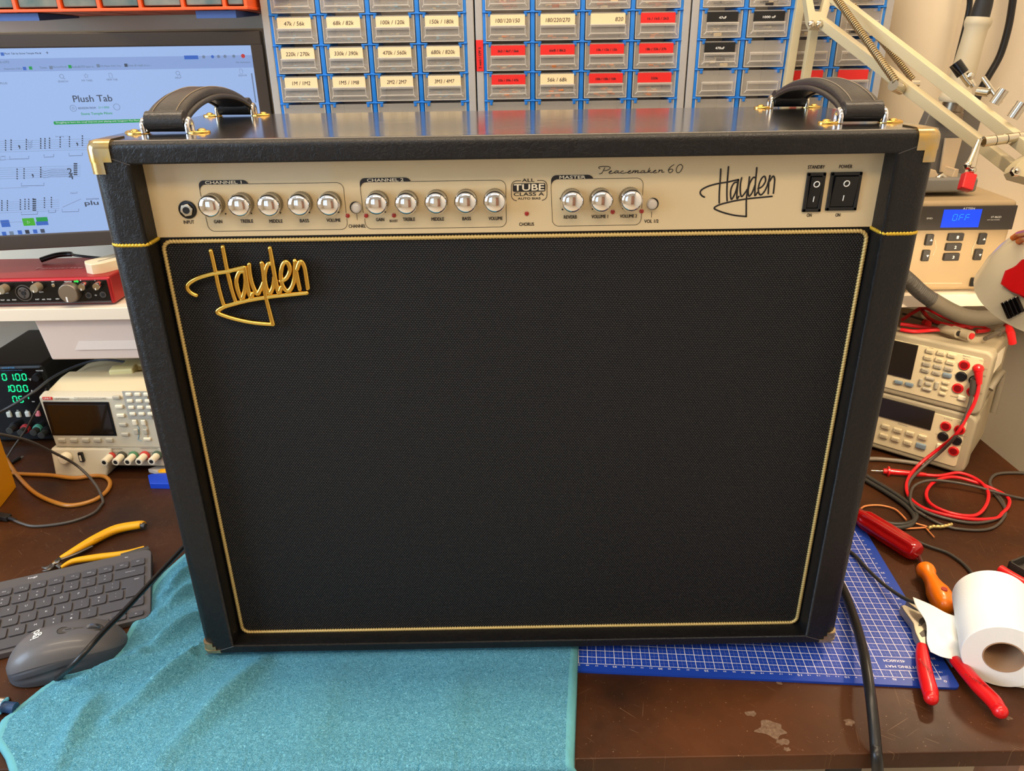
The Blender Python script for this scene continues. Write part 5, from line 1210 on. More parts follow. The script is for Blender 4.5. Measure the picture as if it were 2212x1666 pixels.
mb = MB(); mb.cyl(TP(2168, 713, .006), TP(2156, 719, .006), .0056, seg=16); mb.cyl(TP(2156, 719, .006), TP(2128, 732, .005), .0034, seg=14); mb.make('plug_end', mat('probe_dark', (92, 84, 72), .45), t)
cable('grey_lead', 'thin dark lead curling behind the plugs on top of the upper meter', [TP(u, v, q) for u, v, q in ((1950, 678, .003), (1990, 690, .003), (2030, 702, .003), (2050, 700, .003)) ], .0020, GREYWIRE)
cable('black_lead', 'thin black lead arching over the end of the grey probe', [TP(u, v, q) for u, v, q in ((2075, 684, .013), (2100, 680, .014), (2125, 682, .012), (2133, 692, .006), (2128, 698, .003))], .0014, BLACKWIRE)
t = empty('red_plug_tip', 'single red plug hanging over right edge of the upper meter', 'plug', (0, 0, 0)); mb = MB(); mb.tube([TP(2176, 704, .010), TP(2184, 720, .008), Pd(2187, 742, (TP(2184, 720)-CAM).dot(CF)-.008)], .0058, 12); mb.make('plug_body', REDP, t)
# corrugated hose in front of the shelf
pts = cat_rom([Py(u, v, .405) for u, v in ((1925, 575), (1962, 606), (1990, 632), (2022, 655))], 70)
HO = empty('air_hose', 'dark grey air hose with ribbed sleeve, running in front of the shelf edge', 'hose', (0, 0, 0))
MB().tube(pts, .0108, 14, rfun=lambda a, L: 1+.06*math.cos(2*PI*L/.0032)).make('ribbed_sleeve', mat('hose_dark', (58, 54, 48), .45), HO, smooth=20)
MB().tube(cat_rom([Py(u, v, .405) for u, v in ((2012, 648), (2050, 670), (2085, 684), (2125, 688), (2170, 682), (2230, 664), (2290, 640))], 8), .0118, 14).make('hose_body', mat('hose_grey', (84, 76, 62), .7, bump=(500, .3, .0006)), HO)

# ------------------------------------------------------------------ the balanced-arm lamp
LA_ = empty('balanced_arm_lamp', 'cream balanced-arm desk lamp with springs, reaching in from upper right', 'lamp', (.75, .505, .0005))
LM = Matrix.Translation((-.75, -.505, -.0005))
def bar(mb, p, q, w, h, up=(0, 0, 1)):
    p = Vector(p); q = Vector(q); d = (q-p).normalized(); s = d.cross(Vector(up)).normalized(); u = s.cross(d)
    c = lambda o: [o-s*w-u*h, o+s*w-u*h, o+s*w+u*h, o-s*w+u*h]
    mb.hexa(c(p), c(q), .0012, 2)
def lm(name, mb, m, smooth=30):
    bmesh.ops.transform(mb.bm, matrix=LM, verts=mb.bm.verts); return mb.make(name, m, LA_, smooth)
J = lambda u, v, d: Pd(u, v, d)
mb = MB(); bar(mb, J(1765, -35, 1.05), J(2238, 334, .775), .0056, .0064); lm('upper_arm', mb, LAMPC)
mb = MB(); bar(mb, J(1775, 48, 1.03), J(2185, 362, .80), .0056, .0064); lm('upper_arm', mb, LAMPC)
for (u0, v0, u1, v1) in ((1738, -60, 1722, 175), (1764, 25, 1750, 180)):
    a = J(u0, v0, 1.045); b = J(u1, v1, 1.04); dd = b-a; e = a+dd*((.03-a.z)/dd.z); mb = MB(); bar(mb, a, Vector((.735+(.022 if u0 > 1750 else 0), .505, .06)), .0058, .0058, (0, 1, 0)); lm('lower_arm', mb, LAMPC)
mb = MB(); mb.lathe([(.075, 0), (.078, .004), (.074, .014), (.02, .02), (.018, .05), (.012, .075)], 40, Matrix.Translation((.746, .505, .0005))); lm('lamp_base', mb, LAMPC)
# V shaped joint plate with two screws
mb = MB(); dpt = 1.03
poly = [J(1732, -30, dpt), J(1745, -30, dpt), J(1757, 30, dpt), J(1770, 30, dpt), J(1786, -30, dpt), J(1802, -30, dpt), J(1778, 55, dpt), J(1776, 61, dpt), J(1750, 61, dpt), J(1744, 48, dpt)]
V = [p-CF*.006 for p in poly]+[p+CF*.006 for p in poly]; n = len(poly)
mb.mesh(V, [tuple(range(n)), tuple(range(n, 2*n))[::-1]]+[(i, i+n, (i+1) % n+n, (i+1) % n) for i in range(n)]); bmesh.ops.recalc_face_normals(mb.bm, faces=mb.bm.faces[:]); lm('joint_plate', mb, LAMPC)
for u in (1753, 1770): mb = MB(); c = J(u, 52, dpt-.008); mb.prof(c, c-CF, [(.0048, 0), (.0044, .002), (.002, .003), (0, .0031)], 14); lm('joint_screw', mb, NICKEL)
def spring(a, b, r, pitch, wr):
    a = Vector(a); b = Vector(b); d = b-a; L = d.length; d.normalize(); s = d.orthogonal().normalized(); t = d.cross(s); n = int(L/pitch*10); P = []
    for i in range(n+1):
        q = 2*PI*i/10; P.append(a+d*(L*i/n)+s*r*math.cos(q)+t*r*math.sin(q))
    return MB().tube(P, wr, 5)
lm('tension_spring', spring(J(1792, -25, .985), J(1936, 178, .90), .0037, .0034, .0011), mat('spring_steel', (176, 156, 118), .3, .9), 80)
lm('tension_spring', spring(J(1842, 10, 1.03), J(1972, 172, .985), .0034, .0030, .0010), mat('spring_steel', (176, 156, 118)), 80)
mb = MB(); c = J(1940, 184, .90); mb.cyl(c+CR*-.006, c+CR*.010+CF*.012, .0065, seg=16); lm('spring_bolt', mb, NICKEL)
mb = MB(); c = J(1980, 180, .975); mb.cyl(c+CR*-.008, c+CR*.003, .0042, seg=12); lm('spring_bolt', mb, NICKEL)
# end plate and bolt on the right
mb = MB(); dpt = .785
poly = [J(*q, dpt) for q in ((2196, 348), (2212, 335), (2260, 320), (2290, 420), (2230, 396), (2186, 384), (2180, 372), (2184, 360))]
V = [p-CF*.009 for p in poly]+[p+CF*.009 for p in poly]; n = len(poly)
mb.mesh(V, [tuple(range(n)), tuple(range(n, 2*n))[::-1]]+[(i, i+n, (i+1) % n+n, (i+1) % n) for i in range(n)]); bmesh.ops.recalc_face_normals(mb.bm, faces=mb.bm.faces[:]); lm('end_plate', mb, LAMPC)
mb = MB(); c = J(2191, 372, .775); mb.prism([(.0052*math.cos(PI/3*i), .0052*math.sin(PI/3*i)) for i in range(6)], 0, .004, M=Matrix.Translation(c) @ (-CF).to_track_quat('Z', 'Y').to_matrix().to_4x4(), bev=.0008); mb.sphere(c-CF*.004, .0030, 10); lm('plate_bolt', mb, NICKEL)
# shade: enamel bell, opening down towards the bench
sc_ = J(2256, 638, .90); ax = Vector((.02, .42, -1)).normalized()
mb = MB(); T_ = Matrix.Translation(sc_) @ ax.to_track_quat('Z', 'Y').to_matrix().to_4x4()
RS, HS = .0755, .092
prof = [(.018, -HS-.012), (.020, -HS-.006)]+[(RS*math.sin(a)**.9, -HS*math.cos(a)) for a in [math.radians(q) for q in (16, 24, 33, 43, 54, 66, 78, 90)]]+[(RS+.0008, .004), (RS-.0004, .0048)]+[((RS-.0016)*math.sin(a)**.9, -(HS-.0016)*math.cos(a)) for a in [math.radians(q) for q in (88, 78, 66, 54, 43, 33, 24, 12)]]+[(0, -HS+.002)]
apx = T_ @ Vector((0, 0, -HS-.008)); q0 = J(2262, 378, .785); mb.cyl(q0, q0+(apx-q0)*.35+Vector((.02, .01, 0)), .0060); mb.cyl(q0+(apx-q0)*.35+Vector((.02, .01, 0)), apx, .0060); mb.sphere(q0+(apx-q0)*.35+Vector((.02, .01, 0)), .0085, 14); lm('shade_neck', mb, LAMPC); mb = MB()
mb.lathe(prof, 48, T_, caps=False); lm('lamp_shade', mb, mat('shade_enamel', (216, 206, 178), .3, coat=.5), 60)
mb = MB(); mb.sphere((0, 0, -.040), .019, 16, M=T_); lm('light_bulb', mb, mat('lamp_glow', (255, 240, 210), .4, emit=((255, 226, 170), 8)))
bl_ = bpy.data.lights.new('bulb_light', 'SPOT'); bl_.energy = 11; bl_.color = (1, .80, .55); bl_.shadow_soft_size = .02; bl_.spot_size = math.radians(158); bl_.spot_blend = .35
lo = bpy.data.objects.new('bulb_light', bl_); COL.objects.link(lo); lo.location = sc_-ax*.028; lo.rotation_euler = ax.to_track_quat('-Z', 'Y').to_euler()
def on_shade(u, v, out=0):
    """point of the bell surface seen at a pixel"""
    best = None; d = ray(u, v)
    Ti = T_.inverted()
    for i in range(400):
        t = .72+i*.0007; p = Ti @ (CAM+d*t); r = math.hypot(p.x, p.y)
        for (r0, z0), (r1, z1) in zip(prof[:10], prof[1:11]):
            if z0 <= p.z <= z1 and r <= r0+(r1-r0)*(p.z-z0)/max(z1-z0, 1e-6): return CAM+d*(t-out)
    return CAM+d*.80
# four bar magnets stuck on the shade, red clip above
MGM = mat('dark_magnet', (30, 24, 20), .2, .7)
for i in range(4):
    a = on_shade(2167+i*8.6, 653-i*4.0, .004); b = on_shade(2182+i*8.6, 688-i*4.4, .004)
    mb = MB(); bar(mb, a, b, .0022, .0028, -CF); o = tag(mb.make('bar_magnet', MGM), 'black and chrome bar magnet in the row of four stuck on the lamp shade', 'magnet', 'bar magnets on the lamp shade')
    mb = MB(); bar(mb, a+(a-b).normalized()*.0003, a+(b-a)*.06, .0023, .0029, -CF); mb.make('chrome_end', NICKEL, o); 
mb = MB(); P = [on_shade(u, v, .006) for u, v in ((2166, 612), (2176, 584), (2190, 578), (2200, 572), (2212, 560), (2230, 560), (2230, 652), (2212, 640), (2190, 630))]; n = len(P)
V = P+[p+CF*.004 for p in P]; mb.mesh(V, [tuple(range(n)), tuple(range(n, 2*n))[::-1]]+[(i, i+n, (i+1) % n+n, (i+1) % n) for i in range(n)]); bmesh.ops.recalc_face_normals(mb.bm, faces=mb.bm.faces[:])
tag(mb.make('red_clip', REDP), 'flat red plastic clip fixed to the lamp shade above the magnets', 'clip')
mb = MB()
mb.tube([on_shade(2188, 515, .004), on_shade(2200, 506, .012), J(2225, 500, .80)], .0035, 8); mb.tube([on_shade(2200, 522, .004), on_shade(2212, 515, .01), J(2235, 512, .80)], .0035, 8); tag(mb.make('orange_clip', ORANGEP), 'orange plastic clip at the top of the lamp shade', 'clip')
# magnets and clips collected on the arms
def magcyl(pts, r, label, group=None, m=NICKEL, name='rod_magnet', cat='magnet'):
    mb = MB()
    for a, b in zip(pts, pts[1:]): mb.cyl(a, b, r, seg=18)
    return tag(mb.make(name, m), label, cat, group)
magcyl([J(2147, 224, .820), J(2169, 193, .812)], .0054, 'short silver rod magnet standing on the lamp arm, left of its twin')
magcyl([J(2186, 255, .798), J(2209, 222, .790)], .0058, 'short silver rod magnet standing on the lamp arm, nearest the right edge')
for i in range(4):
    a = J(2124+i*24.5, 306-i*3.0, .79); b = J(2147+i*24.5, 303-i*3.0, .79)
    magcyl([a, b], .0054, 'silver rod magnet, one link of the level chain hanging off the lamp arm', 'chain of rod magnets between the lamp arms')
magcyl([J(2112, 197, .845), J(2138, 200, .835)], .0046, 'silver rod magnet lying flat behind the lamp arm')
magcyl([J(2124, 168, .84), J(2162, 222, .83)], .0026, 'thin steel rod leaning behind the lamp arm', name='steel_rod', cat='rod')
magcyl([J(1998, 151, .93), J(2018, 158, .92)], .0035, 'small steel pin poking out under the lamp arm', name='steel_pin', cat='pin')
t = empty('alligator_clip', 'steel alligator clip with red sleeve, hanging from the chain of magnets', 'clip', (0, 0, 0))
mb = MB(); mb.hexa([J(2112, 300, .785), J(2124, 300, .785), J(2124, 300, .795), J(2112, 300, .795)], [J(2084, 358, .785), J(2096, 364, .785), J(2096, 364, .795), J(2084, 358, .795)], .001); mb.hexa([J(2118, 296, .782), J(2122, 296, .782), J(2122, 296, .79), J(2118, 296, .79)], [J(2096, 362, .78), J(2108, 362, .78), J(2108, 362, .79), J(2096, 362, .79)], .001)
mb.sphere(J(2090, 358, .786), .0042, 12); mb.sphere(J(2100, 368, .786), .0040, 12); mb.make('clip_jaw', NICKEL, t)
mb = MB(); bar(mb, J(2094, 376, .786), J(2084, 411, .786), .0062, .0050, -CF); mb.make('red_sleeve', REDP, t)
t = empty('alligator_clip', 'steel alligator clip with black sleeve, standing on the upper lamp arm', 'clip', (0, 0, 0))
mb = MB(); mb.cyl(J(2063, 136, .87), J(2080, 160, .87), .0068, seg=16); mb.make('black_sleeve', BLACKG, t)
mb = MB(); mb.tube([J(2076, 156, .868), J(2086, 172, .868), J(2096, 184, .868)], .0036, 8); mb.tube([J(2094, 164, .868), J(2098, 176, .868), J(2104, 188, .868)], .0034, 8); mb.sphere(J(2095, 165, .866), .0048, 12); mb.make('clip_jaw', NICKEL, t)
# ================================================================== things on the bench
# cutting mat
CM = empty('cutting_mat', 'blue gridded self-healing cutting mat under the right half of the amplifier', 'cutting mat', (.8066, -.0419, .0003), -.0832)
mb = MB(); mb.prism(rrect(-.586, .0155, -.0115, .4415, .006, 5), 0, .0029); mb.make('mat_sheet', CUTMAT, CM)
mb = MB(); RZ = Matrix.Rotation(PI, 4, 'Z')
for i in range(1, 40):
    big = i % 5 == 0; fit(mb, str(i), (-i*.01, -.0030 if not big else -.0034, .0031), .0030*.55*len(str(i)) if not big else .0046, .0017 if not big else .0026, R=RZ, depth_bold=.02)
for r in range(1, 27):
    n = r+17; big = n % 5 == 0; fit(mb, str(n), (.0036 if not big else .0046, r*.01, .0031), .0034 if not big else .0048, .0018 if not big else .0028, R=RZ, depth_bold=.02)
fit(mb, 'CUTTING MAT', (-.0330, .0155, .0031), .041, .0036, R=RZ, depth_bold=.05); fit(mb, '45X60CM', (-.0400, .0240, .0031), .0230, .0036, R=RZ, depth_bold=.05); fit(mb, '0', (.003, -.003, .0031), .003, .003, R=RZ)
mb.make('mat_lettering', mat('mat_print', (226, 222, 228), .5), CM, smooth=0)
# ------------------------------------------------------------------ towel
from mathutils import noise as _no
TB = [(392, 1200), (352, 1235), (324, 1266), (306, 1309), (281, 1351), (260, 1390), (243, 1421), (211, 1439), (155, 1456), (123, 1463), (88, 1485), (53, 1513), (0, 1555)]
TBw = [Pz(u, v, .006) for u, v in TB]
TBl = sorted([(p.y, p.x) for p in TBw]); TBl = [(-.30, -.06), (-.20, -.10), (-.150, -.128), (-.123, -.152), (-.100, -.178)]+TBl+[(.215, -.10), (.23, -.098)]
def xleft(y):
    for (y0, x0), (y1, x1) in zip(TBl, TBl[1:]):
        if y0 <= y <= y1: return x0+(x1-x0)*(y-y0)/(y1-y0)
    return TBl[0][1] if y < TBl[0][0] else TBl[-1][1]
RG = [((470, 1395), (240, 1560), .021, .013), ((560, 1440), (330, 1660), .015, .017), ((440, 1335), (300, 1420), .019, .010), ((430, 1270), (340, 1330), .015, .009), ((300, 1430), (80, 1530), .011, .015), ((200, 1520), (120, 1660), .012, .014), ((430, 1400), (130, 1490), .009, .010), ((700, 1470), (640, 1680), .004, .03), ((980, 1450), (960, 1680), .003, .03), ((410, 1230), (350, 1290), .010, .008)]
RGw = [(Pz(*a, .006), Pz(*b, .006), h, w) for a, b, h, w in RG]
def tz(x, y):
    z = .0035
    for a, b, h, w in RGw:
        d = b-a; t = max(0, min(1, ((x-a.x)*d.x+(y-a.y)*d.y)/(d.x*d.x+d.y*d.y)))
        dx = x-(a.x+d.x*t); dy = y-(a.y+d.y*t); z += h*(.35+.65*math.sin(PI*min(1, t*1.1+.08)))*math.exp(-(dx*dx+dy*dy)/(w*w*.55))
    z += .0012*(_no.noise(Vector((x*22, y*22, 0)))+.6)
    z += .0011*_no.noise(Vector((x*420, y*420, 3)))
    return z
def towel():
    y0, y1, ny, nx = -.262, .215, 250, 300; V = []; F = []; top = .0035+.0072
    for j in range(ny+1):
        y = y0+(y1-y0)*j/ny; yy = y
        xl_ = xleft(max(y, -.26)); xr_ = .4020+(y+.141)*.117 if y > -.141 else .402+.004*math.sin(y*40)
        for i in range(nx+1):
            s = i/nx; x = xl_+(xr_-xl_)*s; z = tz(x, max(y, -.128))+.0035
            if x > -.012 and y > -.02: z = min(z, .0120) if x < .715 and y > -.004 else min(z, .0120+(.02 if y < -.004 else 0))
            if x > .10: z = min(z, .0105)
            # thin towards the borders
            e = min(s*(xr_-xl_), (1-s)*(xr_-xl_), y1-y); z = .0036+(z-.0036)*min(1, e/.006)**.5 if e < .006 else z
            py_ = y
            if y < -.136:              # falls over the front edge of the bench
                d = -.136-y; a = min(d/.008, 1)*PI/2; py_ = -.136-.008*math.sin(a); z = z-(.008*(1-math.cos(a)))-max(0, d-.0126)
                py_ -= .004*_no.noise(Vector((x*12, 1, 0)))*min(1, d/.05)
            V.append((x, py_, z))
    for j in range(ny):
        for i in range(nx):
            k = j*(nx+1)+i; F.append((k, k+1, k+nx+2, k+nx+1))
    me = bpy.data.meshes.new('towel'); me.from_pydata(V, [], F)
    me.materials.append(TOWEL); me.materials.append(HEM)
    for p in me.polygons:
        p.use_smooth = True; i = p.index % nx; w = .47
        if i < 5 or i > nx-6 or p.index//nx > ny-4: p.material_index = 1
    o = bpy.data.objects.new('towel', me); COL.objects.link(o); o['label'] = 'turquoise terry towel spread under the left half of the amplifier and over bench edge'; o['category'] = 'towel'
    sm = o.modifiers.new('thickness', 'SOLIDIFY'); sm.thickness = .0025; sm.offset = -1
    return o
towel()
# ------------------------------------------------------------------ keyboard
RK = (Matrix.Rotation(math.radians(21.7), 3, 'Z') @ Matrix.Rotation(math.radians(5.5), 3, 'X'))
KB = empty('wireless_keyboard', 'graphite wireless keyboard with white legends at left edge of the bench', 'keyboard'); KB.rotation_euler = RK.to_euler()
pO = Pz(132, 1290, .019); org = pO-RK @ Vector((-.095, -.0425, .0105)); org.z = .0118; KB.location = org
mb = MB(); mb.prism(rrect(-.29, .0065, -.1115, .0185, .009, 5), 0, .0078, bev=.0012); mb.make('keyboard_body', GRAPH, KB)
mb = MB(); mb.tube([(-.288, .0125, -.0005), (-.002, .0125, -.0005)], .0062, 12); mb.make('rear_bar', mat('graphite_dark', (52, 50, 50), .5), KB)
for x in (-.27, -.02): MB().box((x-.01, -.108, -.0012), (x+.01, -.100, .0002)).make('rubber_foot', BLACKR, KB)
LEG = mat('key_legend', (205, 205, 210), .5)
def key(u0, u1, vc, h, legends, poly=None):
    mb = MB(); g_ = .0011
    if poly: mb.prism(poly, .0078, .0102, bev=.0006)
    else: mb.prism(rrect(u0+g_, u1-g_, vc-h/2, vc+h/2, .0022, 3), .0078, .0102, bev=.0006)
    k = mb.make('key', KEYM, KB)
    if legends:
        mb = MB()
        for t, du, dv, hh in legends:
            w = hh*.62*len(t)
            if t in '_-=+^~><':
                w = .0024; hh = {'_': .0003, '-': .0003, '=': .0010}.get(t, .0018)
                fit(mb, t, ((u0+u1)/2+du, vc+dv, .01035), w, hh, R=Matrix()); continue
            fit(mb, t, ((u0+u1)/2+du, vc+dv, .01035), w, hh, R=Matrix(), depth_bold=.0, keep=len(t) == 1)
        mb.make('key_legend', LEG, k, smooth=0)
pk = .019; KH = .0162
f_l = ['del', 'vol+', 'vol-', 'mute', '>||', 'mic', 'cap', '(:)', 'dict', 'x', 'br', 'F3']
for i in range(12):
    key(-pk*(i+1), -pk*i, -.0062, .0125, [(f_l[i], 0, 0, .0018), ('F%d' % (12-i), .0050, -.003, .0010)] if i else [('del', 0, .0012, .0018)])
key(-2*pk, 0, -.0235, KH, [('backspace', .001, .001, .0020)])
for i, (a, b) in enumerate((('+', '='), ('_', '-'), (')', '0'), ('(', '9'), ('*', '8'), ('&', '7'), ('^', '6'), ('%', '5'), ('$', '4'), ('#', '3'))):
    key(-pk*(i+3), -pk*(i+2), -.0235, KH, [(a, 0, .0032, .0022 if a not in '_' else .0005), (b, 0, -.0030, .0024 if b != '-' else .0004)])
e0 = -1.5*pk+.0011; e1 = -1.22*pk+.0011
key(e0, 0, -.052, 0, [('enter', .004, .0125, .0020)], poly=[(e0, -.0344), (-.0011, -.0344), (-.0011, -.0696), (e1, -.0696), (e1, -.0518), (e0, -.0510)])
for i, c in enumerate(('}]', '{[', 'P', 'O', 'I', 'U', 'Y', 'T', 'R', 'E')):
    key(-pk*(i+2.5), -pk*(i+1.5), -.0425, KH, [(c, 0, .0006, .0030)] if len(c) == 1 else [(c[0], 0, .0035, .0024), (c[1], 0, -.0030, .0024)])
for i, c in enumerate(('|\\', '"\'', ':;', 'L', 'K', 'J', 'H', 'G', 'F')):
    u1 = -1.25*pk-i*pk
    key(u1-pk, u1, -.0615, KH, [(c, 0, .0006, .0030)] if len(c) == 1 else [(c[0], 0, .0030, .0022), (c[1], 0, -.0030, .0022)])
key(-2.75*pk, 0, -.0805, KH, [('shift', .018, .002, .0020)])
for i, c in enumerate(('?/', '>.', '<,', 'M', 'N', 'B', 'V', 'C')):
    u1 = -2.75*pk-i*pk; key(u1-pk, u1, -.0805, KH, [(c, 0, .0006, .0030)] if len(c) == 1 else [(c[0], 0, .0032, .0024), (c[1], 0, -.003, .0024)])
for u0, u1, vc, h, t in ((-pk, 0, -.1030, .0078, '>'), (-2*pk, -pk, -.1030, .0078, 'v'), (-2*pk, -pk, -.0948, .0078, '^'), (-3*pk, -2*pk, -.1030, .0078, '<'), (-4.2*pk, -3*pk, -.0990, .0155, 'alt'), (-5.4*pk, -4.2*pk, -.0990, .0155, 'cmd'), (-11.5*pk, -5.4*pk, -.0990, .0155, '')):
    key(u0, u1, vc, h, [(t, 0, 0, .0020)] if t else None)
mb = MB(); fit(mb, 'logi', (-.1330, .0118, .0080), .0100, .0040, R=Matrix(), depth_bold=.03); mb.make('logo_lettering', LEG, KB, smooth=0)
mb = MB(); mb.box((-.026, .0105, .0078), (-.022, .0112, .0080)); mb.make('status_mark', LEG, KB)
# ------------------------------------------------------------------ mouse
MO = empty('computer_mouse', 'graphite wireless mouse with white logo, below the keyboard under a black cable', 'mouse', (-.1595, .0112, .0004), math.radians(24))
ML, MW_, MH = .121, .066, .042
def mouse_pt(s, t, gr=0):
    """s along the length 0..1 (0 = palm end), t angle 0..1 over the back from left foot to right foot"""
    x = (s-.5)*ML
    w = MW_/2*(max(1e-4, 1-abs(2*s-1)**2.6)**.5)*(1.04-.10*math.sin(PI*s)*.6)
    h = MH*(max(1e-4, 1-abs((s-.40)/.62 if s > .40 else (s-.40)/.42)**2.3)**.55)
    a = PI*t; cy = math.copysign(abs(math.cos(a))**.62, math.cos(a)); sz = abs(math.sin(a))**.72
    return Vector((x, w*cy*(1-.06*gr), .0015+max(h, .004)*sz))
def mouse_mesh(t0, t1, nt, s0=0.0, s1=1.0, ns=36, off=0, gr=False):
    mb = MB(); V = []; F = []
    for j in range(ns+1):
        s = s0+(s1-s0)*(.5-.5*math.cos(PI*j/ns)) if (s0 == 0 and s1 == 1) else s0+(s1-s0)*j/ns
        for i in range(nt+1):
            t = t0+(t1-t0)*i/nt; p = mouse_pt(s, t)
            if gr:
                k = .0016*max(0, math.sin((t*60)+s*5))*math.exp(-((s-.36)/.26)**4)*math.exp(-((t-.91)/.07)**4); p = p+Vector((0, k, 0))
            if off: p = p+Vector((0, 0, off))
            V.append(p)
    for j in range(ns):
        for i in range(nt): k = j*(nt+1)+i; F.append((k, k+1, k+nt+2, k+nt+1))
    mb.mesh(V, F); bmesh.ops.recalc_face_normals(mb.bm, faces=mb.bm.faces[:]); return mb
mouse_mesh(.16, .84, 24).make('top_shell', mat('mouse_shell', (92, 90, 92), .42, coat=.1), MO, smooth=80)
mouse_mesh(.84, 1.0, 26, gr=True).make('side_grip', mat('mouse_side', (66, 68, 74), .5), MO, smooth=80)
mouse_mesh(0.0, .16, 8).make('side_grip', mat('mouse_side', (78, 80, 86)), MO, smooth=80)
mb = MB(); V = []; 
P = [mouse_pt(.5-.5*math.cos(PI*j/24), 0) for j in range(25)]+[mouse_pt(.5-.5*math.cos(PI*j/24), 1) for j in range(24, -1, -1)]
mb.prism([(p.x*.95, p.y*.92) for p in P[1:24]+P[26:49]], 0, .004); mb.make('base_plate', BLACKP, MO)
def on_mouse(x, y, dz=0):
    s = x/ML+.5; w = MW_/2*(max(1e-4, 1-abs(2*s-1)**2.6)**.5)*(1.04-.10*math.sin(PI*s)*.6); c = max(-1, min(1, y/w)); ca = math.copysign(abs(c)**(1/.62), c); a = math.acos(ca)
    h = MH*(max(1e-4, 1-abs((s-.40)/.62 if s > .40 else (s-.40)/.42)**2.3)**.55); return Vector((x, y, .0015+h*abs(math.sin(a))**.72+dz))
mb = MB(); o = rrect(-.004, .040, -.0052, .0052, .005, 6); n = len(o)
o2 = [tuple(q) for q in o]; V = [on_mouse(x, y, .0003) for x, y in o2]; c = on_mouse(.018, 0, .0004); mb.mesh(V+[c], [(i, (i+1) % n, n) for i in range(n)]); st = mb.make('centre_strip', mat('mouse_strip', (74, 70, 66), .5), MO)
mb = MB(); mb.tube([on_mouse(x, y, .0004) for x, y in o2], .0003, 5, True); mb.make('strip_seam', BLACKP, st)
mb = MB(); W0 = on_mouse(.029, 0, -.0055); mb.prof(W0+Vector((0, -.0030, 0)), W0+Vector((0, .0030, 0)), [(.0070, 0), (.0088, .0010), (.0088, .0050), (.0070, .0060)], 30, wob=lambda i, j: 1+.015*(i % 2)); mb.make('scroll_wheel', mat('wheel_metal', (120, 122, 128), .25, .8), MO)
mb = MB(); me = text_mesh('logi', .013, bold=.0002); 
for v in me.vertices: v.co = on_mouse(-.026-v.co.y*1.0, .006+v.co.x*.9 if False else .008-v.co.x, .0004)
mb.add_mesh(me); mb.make('logo_lettering', WHITEINK, MO, smooth=0)
mb = MB(); a = on_mouse(.004, 0, .0006); mb.tube([a, on_mouse(.010, 0, .0006)], .0003, 5); mb.make('strip_mark', BLACKP, st)
# ------------------------------------------------------------------ flush cutters with yellow grips
YC = empty('flush_cutter', 'small wire cutter with yellow grips lying behind the keyboard', 'wire cutter', (0, 0, 0))
def grip(mb, pts, ws, z, th, m=8):
    P = cat_rom([Pz(u, v, z) for u, v in pts], m); n = len(P)
    def r(t):
        k = t*(len(ws)-1); i = min(int(k), len(ws)-2); return ws[i]+(ws[i+1]-ws[i])*(k-i)
    mb.tube(P, r, 14, flat=th)
mb = MB(); grip(mb, [(130, 1205), (150, 1196), (200, 1168), (250, 1144), (300, 1134), (309, 1134)], [.0024, .0052, .0078, .0082, .0072, .0048], .0075, .75); g1 = mb.make('yellow_grip', YELLOWP, YC, smooth=60)
mb = MB(); grip(mb, [(303, 1134), (314, 1136)], [.0050, .0036], .0075, .8, 3); mb.make('dark_tip', DGREY, g1)
mb = MB(); fit(mb, 'MADE IN ITALY', tuple(Pz(228, 1158, .0140)), .030, .0022, R=Matrix.Rotation(.62, 4, 'Z')); mb.make('grip_lettering', BLACKP, g1, smooth=0)
mb = MB(); grip(mb, [(132, 1226), (160, 1212), (210, 1204), (270, 1196), (312, 1185)], [.0022, .0042, .0050, .0046, .0040], .0070, .9); g2 = mb.make('yellow_grip', YELLOWP, YC, smooth=60)
mb = MB(); grip(mb, [(262, 1201), (300, 1193), (322, 1186)], [.0042, .0056, .0046], .0062, .9, 4); mb.make('dark_tip', DGREY, g2)
mb = MB()
for pl, w in ((((132, 1206), (118, 1218), (104, 1226), (90, 1225)), (.0034, .0048, .0038, .0008)), (((134, 1226), (120, 1218), (106, 1230), (92, 1233)), (.0034, .0048, .0036, .0008)), (((132, 1208), (165, 1196), (200, 1180)), (.0036, .003, .002))): grip(mb, pl, list(w), .0062, .6)
mb.make('steel_jaw', mat('tool_steel', (96, 90, 84), .35, .8), YC)
mb = MB(); c = Pz(121, 1215, .009); mb.prof(c, c+Vector((0, 0, 1)), [(.0050, -.001), (.0048, .0012), (.003, .0018), (0, .0019)], 18); mb.make('pivot_rivet', NICKEL, YC)
# ------------------------------------------------------------------ cables on the left
cable('black_cable', 'black cable stretched across the keyboard and mouse from the amplifier to the towel', [Pz(u, v, z) for u, v, z in ((430, 1145, .030), (392, 1187, .034), (335, 1248, .040), (270, 1318, .050), (225, 1363, .054), (190, 1402, .052), (158, 1436, .040), (134, 1458, .016), (122, 1470, .006))], .0031, BLACKWIRE)
t = empty('usb_cable', 'thin dark usb cable curving over the bench with its plug near the keyboard', 'cable', (0, 0, 0))
MB().tube(cat_rom([Pz(u, v, z) for u, v, z in ((-60, 925, .175), (0, 938, .158), (60, 952, .125), (110, 975, .085), (165, 1005, .038), (205, 1045, .016), (222, 1080, .004), (218, 1092, .0035), (200, 1110, .003), (150, 1128, .003), (80, 1137, .003), (45, 1130, .004), (22, 1119, .005))], 8), .0021, 8).make('cable_run', GREYWIRE, t)
mb = MB(); a = Pz(20, 1119, .005); b = Pz(-14, 1113, .006); bar(mb, a, b, .0055, .0038); mb.cyl(a, Pz(34, 1124, .005), .0030, .0022, 12); mb.make('usb_plug', BLACKR, t)
